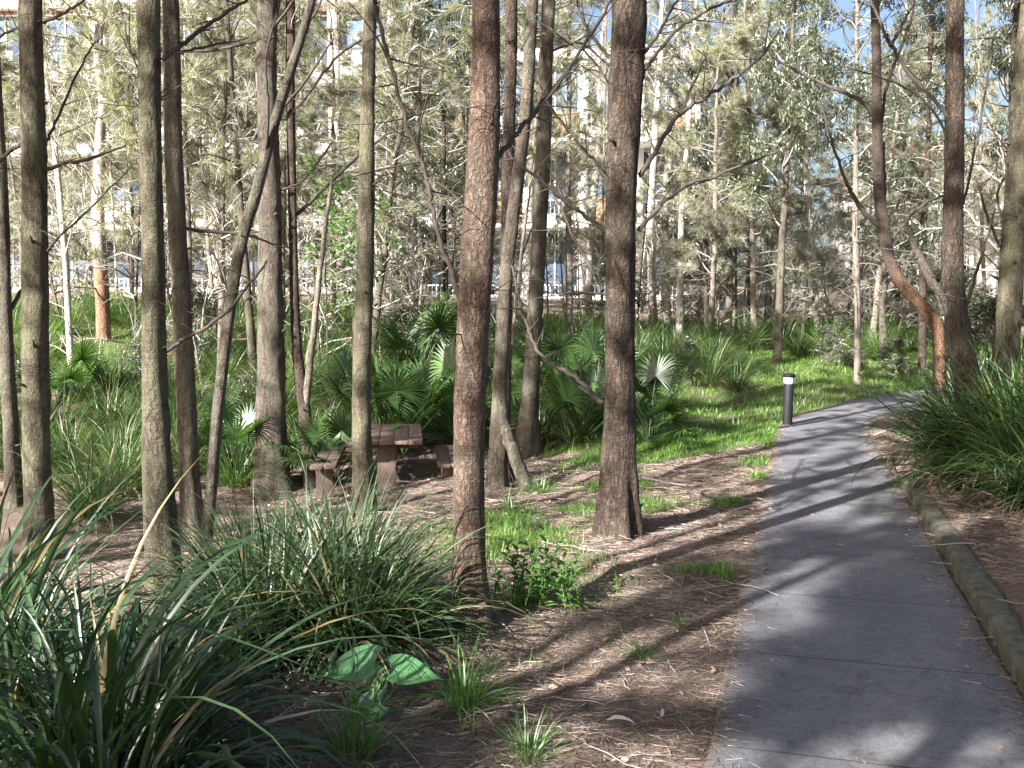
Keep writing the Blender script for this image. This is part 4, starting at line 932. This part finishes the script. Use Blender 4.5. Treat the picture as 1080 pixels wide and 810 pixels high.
p = np.column_stack([p, hbase(p[:, 0], p[:, 1]) + .016]); az = R.uniform(0, 6.28, n); darts(mb, p, np.stack([np.cos(az), np.sin(az), np.full(n, .01)], -1), .06 * R.uniform(.3, 1.4, n), .0028)
tag(obj('needle_litter', mb.mesh('needle_litter', [M_litter])), 'dry brown needles carpeting the bare ground', 'leaf litter', kind='stuff')
mb = MB()
p = scatter(2600, -3, 4.5, 2.6, 13, off); n = len(p); p[:, 2] += .012
d = R.normal(0, 1, (n, 3)); d[:, 2] *= .12; darts(mb, p, d, R.uniform(.012, .07, n), R.uniform(.006, .024, n), leaf=True)
pp = scatter(260, -1, 4.5, 2.6, 12, lambda x, y: (dpath(x, y)[1] < HW - .03) * (.15 + .85 * (np.abs(dpath(x, y)[0]) > .4))); pp[:, 2] = hbase(pp[:, 0], pp[:, 1]) + .018
d = R.normal(0, 1, (len(pp), 3)); d[:, 2] = 0.02; darts(mb, pp, d, R.uniform(.01, .05, len(pp)), R.uniform(.003, .016, len(pp)), leaf=True)
tag(obj('leaf_litter', mb.mesh('leaf_litter', [M_dry])), 'dry fallen leaves scattered over soil and path', 'leaf litter', kind='stuff')
mb = MB(); p = scatter(420, -3.5, 4.5, 2.8, 13, off)
for q in p:
    P_ = limb(q + [0, 0, .012], R.uniform(0, 6.28), R.normal(0, .05), R.uniform(.08, .5), R.normal(0, .1), 5) + R.normal(0, .006, (5, 3)); mb.tube(P_, np.linspace(.004, .002, 5), 4)
tag(obj('fallen_twigs', mb.mesh('fallen_twigs', [M_twig])), 'thin fallen twigs lying on the litter', 'twigs', kind='stuff')
# two leaves that show alone near the bottom
for (u, v, a, lb, s) in ((652, 766, -.5, 'curled pale dead leaf lying alone in the litter near the bottom edge', 1.0), (698, 757, 1.3, 'small pale dead leaf standing on edge right of the curled one', .6)):
    g = G(u, v); mb = MB(); keep = R
    strips(mb, np.array([[-.05, 0, .012]]), np.array([0.]), np.array([.45]), np.array([.13]), np.array([.028]), np.array([1.0]), 8, .5, base=.1, tip=2)
    o = obj('dead_leaf', mb.mesh('dead_leaf', [simplemat('dead_leaf_pale', (.38, .32, .26), (.55, .48, .4), 20, .6, 0)]), None, tuple(g), a, s); tag(o, lb, 'leaf')

# ------------------------------------------------------------------ bollard light
def lathe(prof, n=24, m=0):
    th = np.linspace(0, 2 * math.pi, n, endpoint=False); V = np.array([[r * math.cos(t), r * math.sin(t), z] for (r, z) in prof for t in th])
    q = [[i_ * n + k, i_ * n + (k + 1) % n, (i_ + 1) * n + (k + 1) % n, (i_ + 1) * n + k] for i_ in range(len(prof) - 1) for k in range(n)]
    mb = MB(); mb.add(V, q); return mb
M_black = simplemat('black_painted_metal', (.008, .008, .01), (.016, .016, .018), 8, .6, .1, 30, None, 0, .2)
M_lens = simplemat('frosted_lens', (.55, .56, .55), (.72, .72, .70), 8, .25, 0)
M_capm = simplemat('grey_metal_cap', (.10, .11, .12), (.2, .21, .22), 8, .5, 0)
g = G(830, 451); yb = g[1]; hb = P(834, 394, yb)[2] - g[2]; rb = 5.2 * yb / F
e = obj('bollard_light', None, None, tuple(g)); tag(e, 'black bollard light with a pale lens ring at the left edge of the path', 'bollard light')
obj('base_plate', lathe([(rb * 1.5, -.02), (rb * 1.5, .012), (rb * 1.35, .018), (rb * .9, .02)]).mesh('base_plate', [M_black]), e)
obj('post', lathe([(rb, -.05), (rb, hb * .80), (rb * .96, hb * .81), (.001, hb * .812)]).mesh('post', [M_black]), e)
obj('lens', lathe([(rb * .9, hb * .81), (rb * 1.05, hb * .82), (rb * 1.1, hb * .92), (rb * .9, hb * .935)]).mesh('lens', [M_lens]), e)
mbf = MB()
for k in range(4):
    a = k * math.pi / 2 + .5; mbf.box((rb * 1.08 * math.cos(a), rb * 1.08 * math.sin(a), hb * .873), (.008, .008, hb * .125), a)
obj('lens_guard', mbf.mesh('lens_guard', [M_black], False), e)
obj('cap', lathe([(rb * 1.15, hb * .935), (rb * 1.22, hb * .945), (rb * 1.18, hb * .985), (rb * .8, hb), (.001, hb * 1.003)]).mesh('cap', [M_black]), e)
for o in e.children: o.rotation_euler = (0, math.radians(1.6), 0)

# ------------------------------------------------------------------ picnic table and benches
M_wood = simplemat('stained_red_brown_timber', (.085, .056, .047), (.17, .118, .10), 3, .6, .5, 18, (12, 1, 12), 0, .35)
def planks(mb, cx, w_, L, z, n, th_=.04, gap=.008):
    pw = (w_ - gap * (n - 1)) / n
    for k in range(n):
        mb.box((cx - w_ / 2 + pw / 2 + k * (pw + gap), .01 * math.sin(k * 2.1), z + .002 * (k % 2)), (pw, L + .01 * math.cos(k * 3), th_))
def bevel(o, wd=.004):
    m_ = o.modifiers.new('bevel', 'BEVEL'); m_.width = wd; m_.segments = 2; m_.limit_method = 'ANGLE'
tz = P(420, 465, 11.25); gx, gy = (408 - 540) / F * 12.1, 12.1
gz = min(hz(gx, gy), hz(gx - .6, gy - .8)); topz = tz[2]
rzt = math.radians(6)
e = obj('picnic_table', None, None, (gx, gy, gz), rzt); tag(e, 'red-brown timber picnic table half hidden behind the clean straight trunk', 'picnic table')
Ht = topz - gz
mb = MB(); planks(mb, 0, .84, 1.85, Ht - .02, 5); o = obj('tabletop', mb.mesh('tabletop', [M_wood], False), e); bevel(o)
for yy in (-.6, .6):
    mb = MB(); mb.box((0, yy, (Ht - .045) / 2 - .04), (.22, .09, Ht + .04)); o = obj('leg', mb.mesh('leg', [M_wood], False), e); bevel(o)
    mb = MB(); mb.box((0, yy, .05), (.62, .1, .08)); o = obj('foot', mb.mesh('foot', [M_wood], False), e); bevel(o)
    mb = MB(); mb.box((0, yy + .07, Ht - .085), (.76, .045, .09)); o = obj('crosspiece', mb.mesh('crosspiece', [M_wood], False), e); bevel(o)
mb = MB(); mb.box((0, 0, .22), (.05, 1.1, .1)); o = obj('stretcher', mb.mesh('stretcher', [M_wood], False), e); bevel(o)
for dx, lb in ((-.72, 'red-brown bench on the left side of the picnic table'), (.74, 'red-brown bench on the right side of the picnic table, pink where the sun hits')):
    bx_, by_ = gx + dx * math.cos(rzt), gy + dx * math.sin(rzt); bz = gz
    e = obj('picnic_bench', None, None, (bx_, by_, bz), rzt); tag(e, lb, 'bench', 'benches of the picnic table')
    Hb = Ht - .28
    mb = MB(); planks(mb, 0, .29, 1.75, Hb - .02, 2); o = obj('seat', mb.mesh('seat', [M_wood], False), e); bevel(o)
    for yy in (-.6, .6):
        mb = MB(); mb.box((0, yy, (Hb - .04) / 2 - .05), (.2, .08, Hb + .04)); o = obj('leg', mb.mesh('leg', [M_wood], False), e); bevel(o)

# ------------------------------------------------------------------ buildings behind the wood
M_white = simplemat('white_render', (.74, .73, .70), (.84, .83, .81), 1.2, .85, .1, 30)
M_timber = simplemat('orange_brown_cladding', (.25, .15, .075), (.36, .235, .13), 2, .7, .3, 12, (14, 14, 1))
M_glass = simplemat('dark_window_glass', (.05, .07, .10), (.12, .17, .24), .7, .12, 0, spec=.8)
M_frame = simplemat('white_window_frame', (.6, .6, .6), (.72, .72, .72), 3, .5, 0)
M_slab = simplemat('pale_concrete_slab', (.62, .60, .57), (.76, .74, .71), 1, .85, .1)
M_roof = simplemat('pinkish_roof_tiles', (.22, .13, .10), (.36, .23, .18), 3, .85, .5, 8)
def brick():
    m, t, n, l, o = newmat('red_brick'); tc = n.new('ShaderNodeTexCoord'); mp = n.new('ShaderNodeMapping'); mp.inputs['Rotation'].default_value = (math.pi / 2, 0, 0)
    l.new(tc.outputs['Object'], mp.inputs[0]); b = n.new('ShaderNodeTexBrick'); l.new(mp.outputs[0], b.inputs[0])
    b.inputs['Color1'].default_value = (.62, .46, .39, 1); b.inputs['Color2'].default_value = (.72, .58, .50, 1); b.inputs['Mortar'].default_value = (.62, .58, .54, 1)
    b.inputs['Scale'].default_value = 1; b.inputs['Brick Width'].default_value = .24; b.inputs['Row Height'].default_value = .086; b.inputs['Mortar Size'].default_value = .012
    p = n.new('ShaderNodeBsdfPrincipled'); p.inputs['Roughness'].default_value = .9; l.new(b.outputs[0], p.inputs['Base Color']); l.new(p.outputs[0], o.inputs[0]); return m
M_brick = brick()
def block(label, x0, x1, yf, z0, z1, storeys, wallmat, bays, slabmat, panelmat=None, depth=10):
    """walls with real openings: piers + spandrels, set-back glazing and balcony slabs"""
    e = obj('apartment_building', None, None, ((x0 + x1) / 2, yf, z0)); tag(e, label, 'building', None)
    W = x1 - x0; fh = (z1 - z0) / storeys; bw = W / bays
    mb = MB(); mb.box((0, depth / 2 + .6, (z1 - z0) / 2), (W - .02, depth, z1 - z0))
    for k in range(bays + 1): mb.box((-W / 2 + k * bw, .25, (z1 - z0) / 2), (.42, .7, z1 - z0))
    for s_ in range(storeys): mb.box((0, .27, s_ * fh + .3), (W, .6, .66))
    mb.box((0, .27, z1 - z0 + .25), (W + .5, .9, .5))
    obj('wall', mb.mesh('wall', [wallmat], False), e)
    for s_ in range(storeys):
        mb = MB(); mb.box((0, -.75, s_ * fh - .09), (W + .3, 1.5, .2)); sb = obj('balcony_slab', mb.mesh('balcony_slab', [slabmat], False), e)
        for k in range(bays):
            cx = -W / 2 + (k + .5) * bw
            mb = MB(); mb.box((cx, .50, s_ * fh + .63 + (fh - .63) / 2 - .1), (bw * .84, .06, fh - .9)); wn = obj('window', mb.mesh('window', [M_glass], False), e)
            mb = MB()
            for q in (-.42, 0, .42): mb.box((cx + q * bw, .45, s_ * fh + .63 + (fh - .63) / 2 - .1), (.07, .06, fh - .85))
            for q in (-.5, .5): mb.box((cx, .45, s_ * fh + .63 + (fh - .63) / 2 - .1 + q * (fh - .9)), (bw * .84, .06, .07))
            obj('window_frame', mb.mesh('window_frame', [M_frame], False), wn)
            if panelmat and (k + s_) % 2 == 0 and s_ > 0:
                mb = MB(); mb.box((cx, -1.44, s_ * fh + .62), (bw * .8, .06, 1.2)); obj('balcony_panel', mb.mesh('balcony_panel', [panelmat], False), e)
            elif panelmat:
                mb = MB()
                for r_ in range(12): mb.box((cx - bw * .4 + r_ * bw * .8 / 11, -1.44, s_ * fh + .55), (.03, .03, 1.0))
                mb.box((cx, -1.44, s_ * fh + 1.08), (bw * .82, .05, .05)); obj('railing', mb.mesh('railing', [slabmat], False), e)
    return e
block('white apartment building with orange-brown timber balcony panels behind the centre of the wood', -4.5, 8.6, 47, 2.0, 13.6, 3, M_white, 5, M_white, M_timber)
block('pale pinkish brick apartment building with white slabs at the top left behind the trees', -31, -6.2, 52, 2.5, 17.5, 4, M_brick, 8, M_slab, M_slab)
# white house on the right
e = obj('white_house', None, None, (19.5, 41, 2.0)); tag(e, 'white rendered house with a pinkish tiled roof glimpsed at upper right', 'building')
mb = MB(); mb.box((0, 3, 2.9), (9, 6, 5.8)); obj('wall', mb.mesh('wall', [M_white], False), e)
mb = MB(); V = [(-4.9, -.5, 5.8), (4.9, -.5, 5.8), (4.9, 6.5, 5.8), (-4.9, 6.5, 5.8), (-3, 3, 7.3), (3, 3, 7.3)]; mb.add(V, [[0, 1, 5, 4], [2, 3, 4, 5], [0, 3, 2, 1]], [[1, 2, 5], [3, 0, 4]])
obj('roof', mb.mesh('roof', [M_roof], False), e)
for cx in (-2.6, 1.2):
    mb = MB(); mb.box((cx, -.03, 3.4), (1.3, .06, 1.1)); wn = obj('window', mb.mesh('window', [M_glass], False), e)
    mb = MB()
    for q in (-.66, 0, .66): mb.box((cx + q, -.07, 3.4), (.07, .05, 1.24))
    for q in (-.58, .58): mb.box((cx, -.075, 3.4 + q), (1.39, .05, .07))
    obj('window_frame', mb.mesh('window_frame', [M_frame], False), wn)
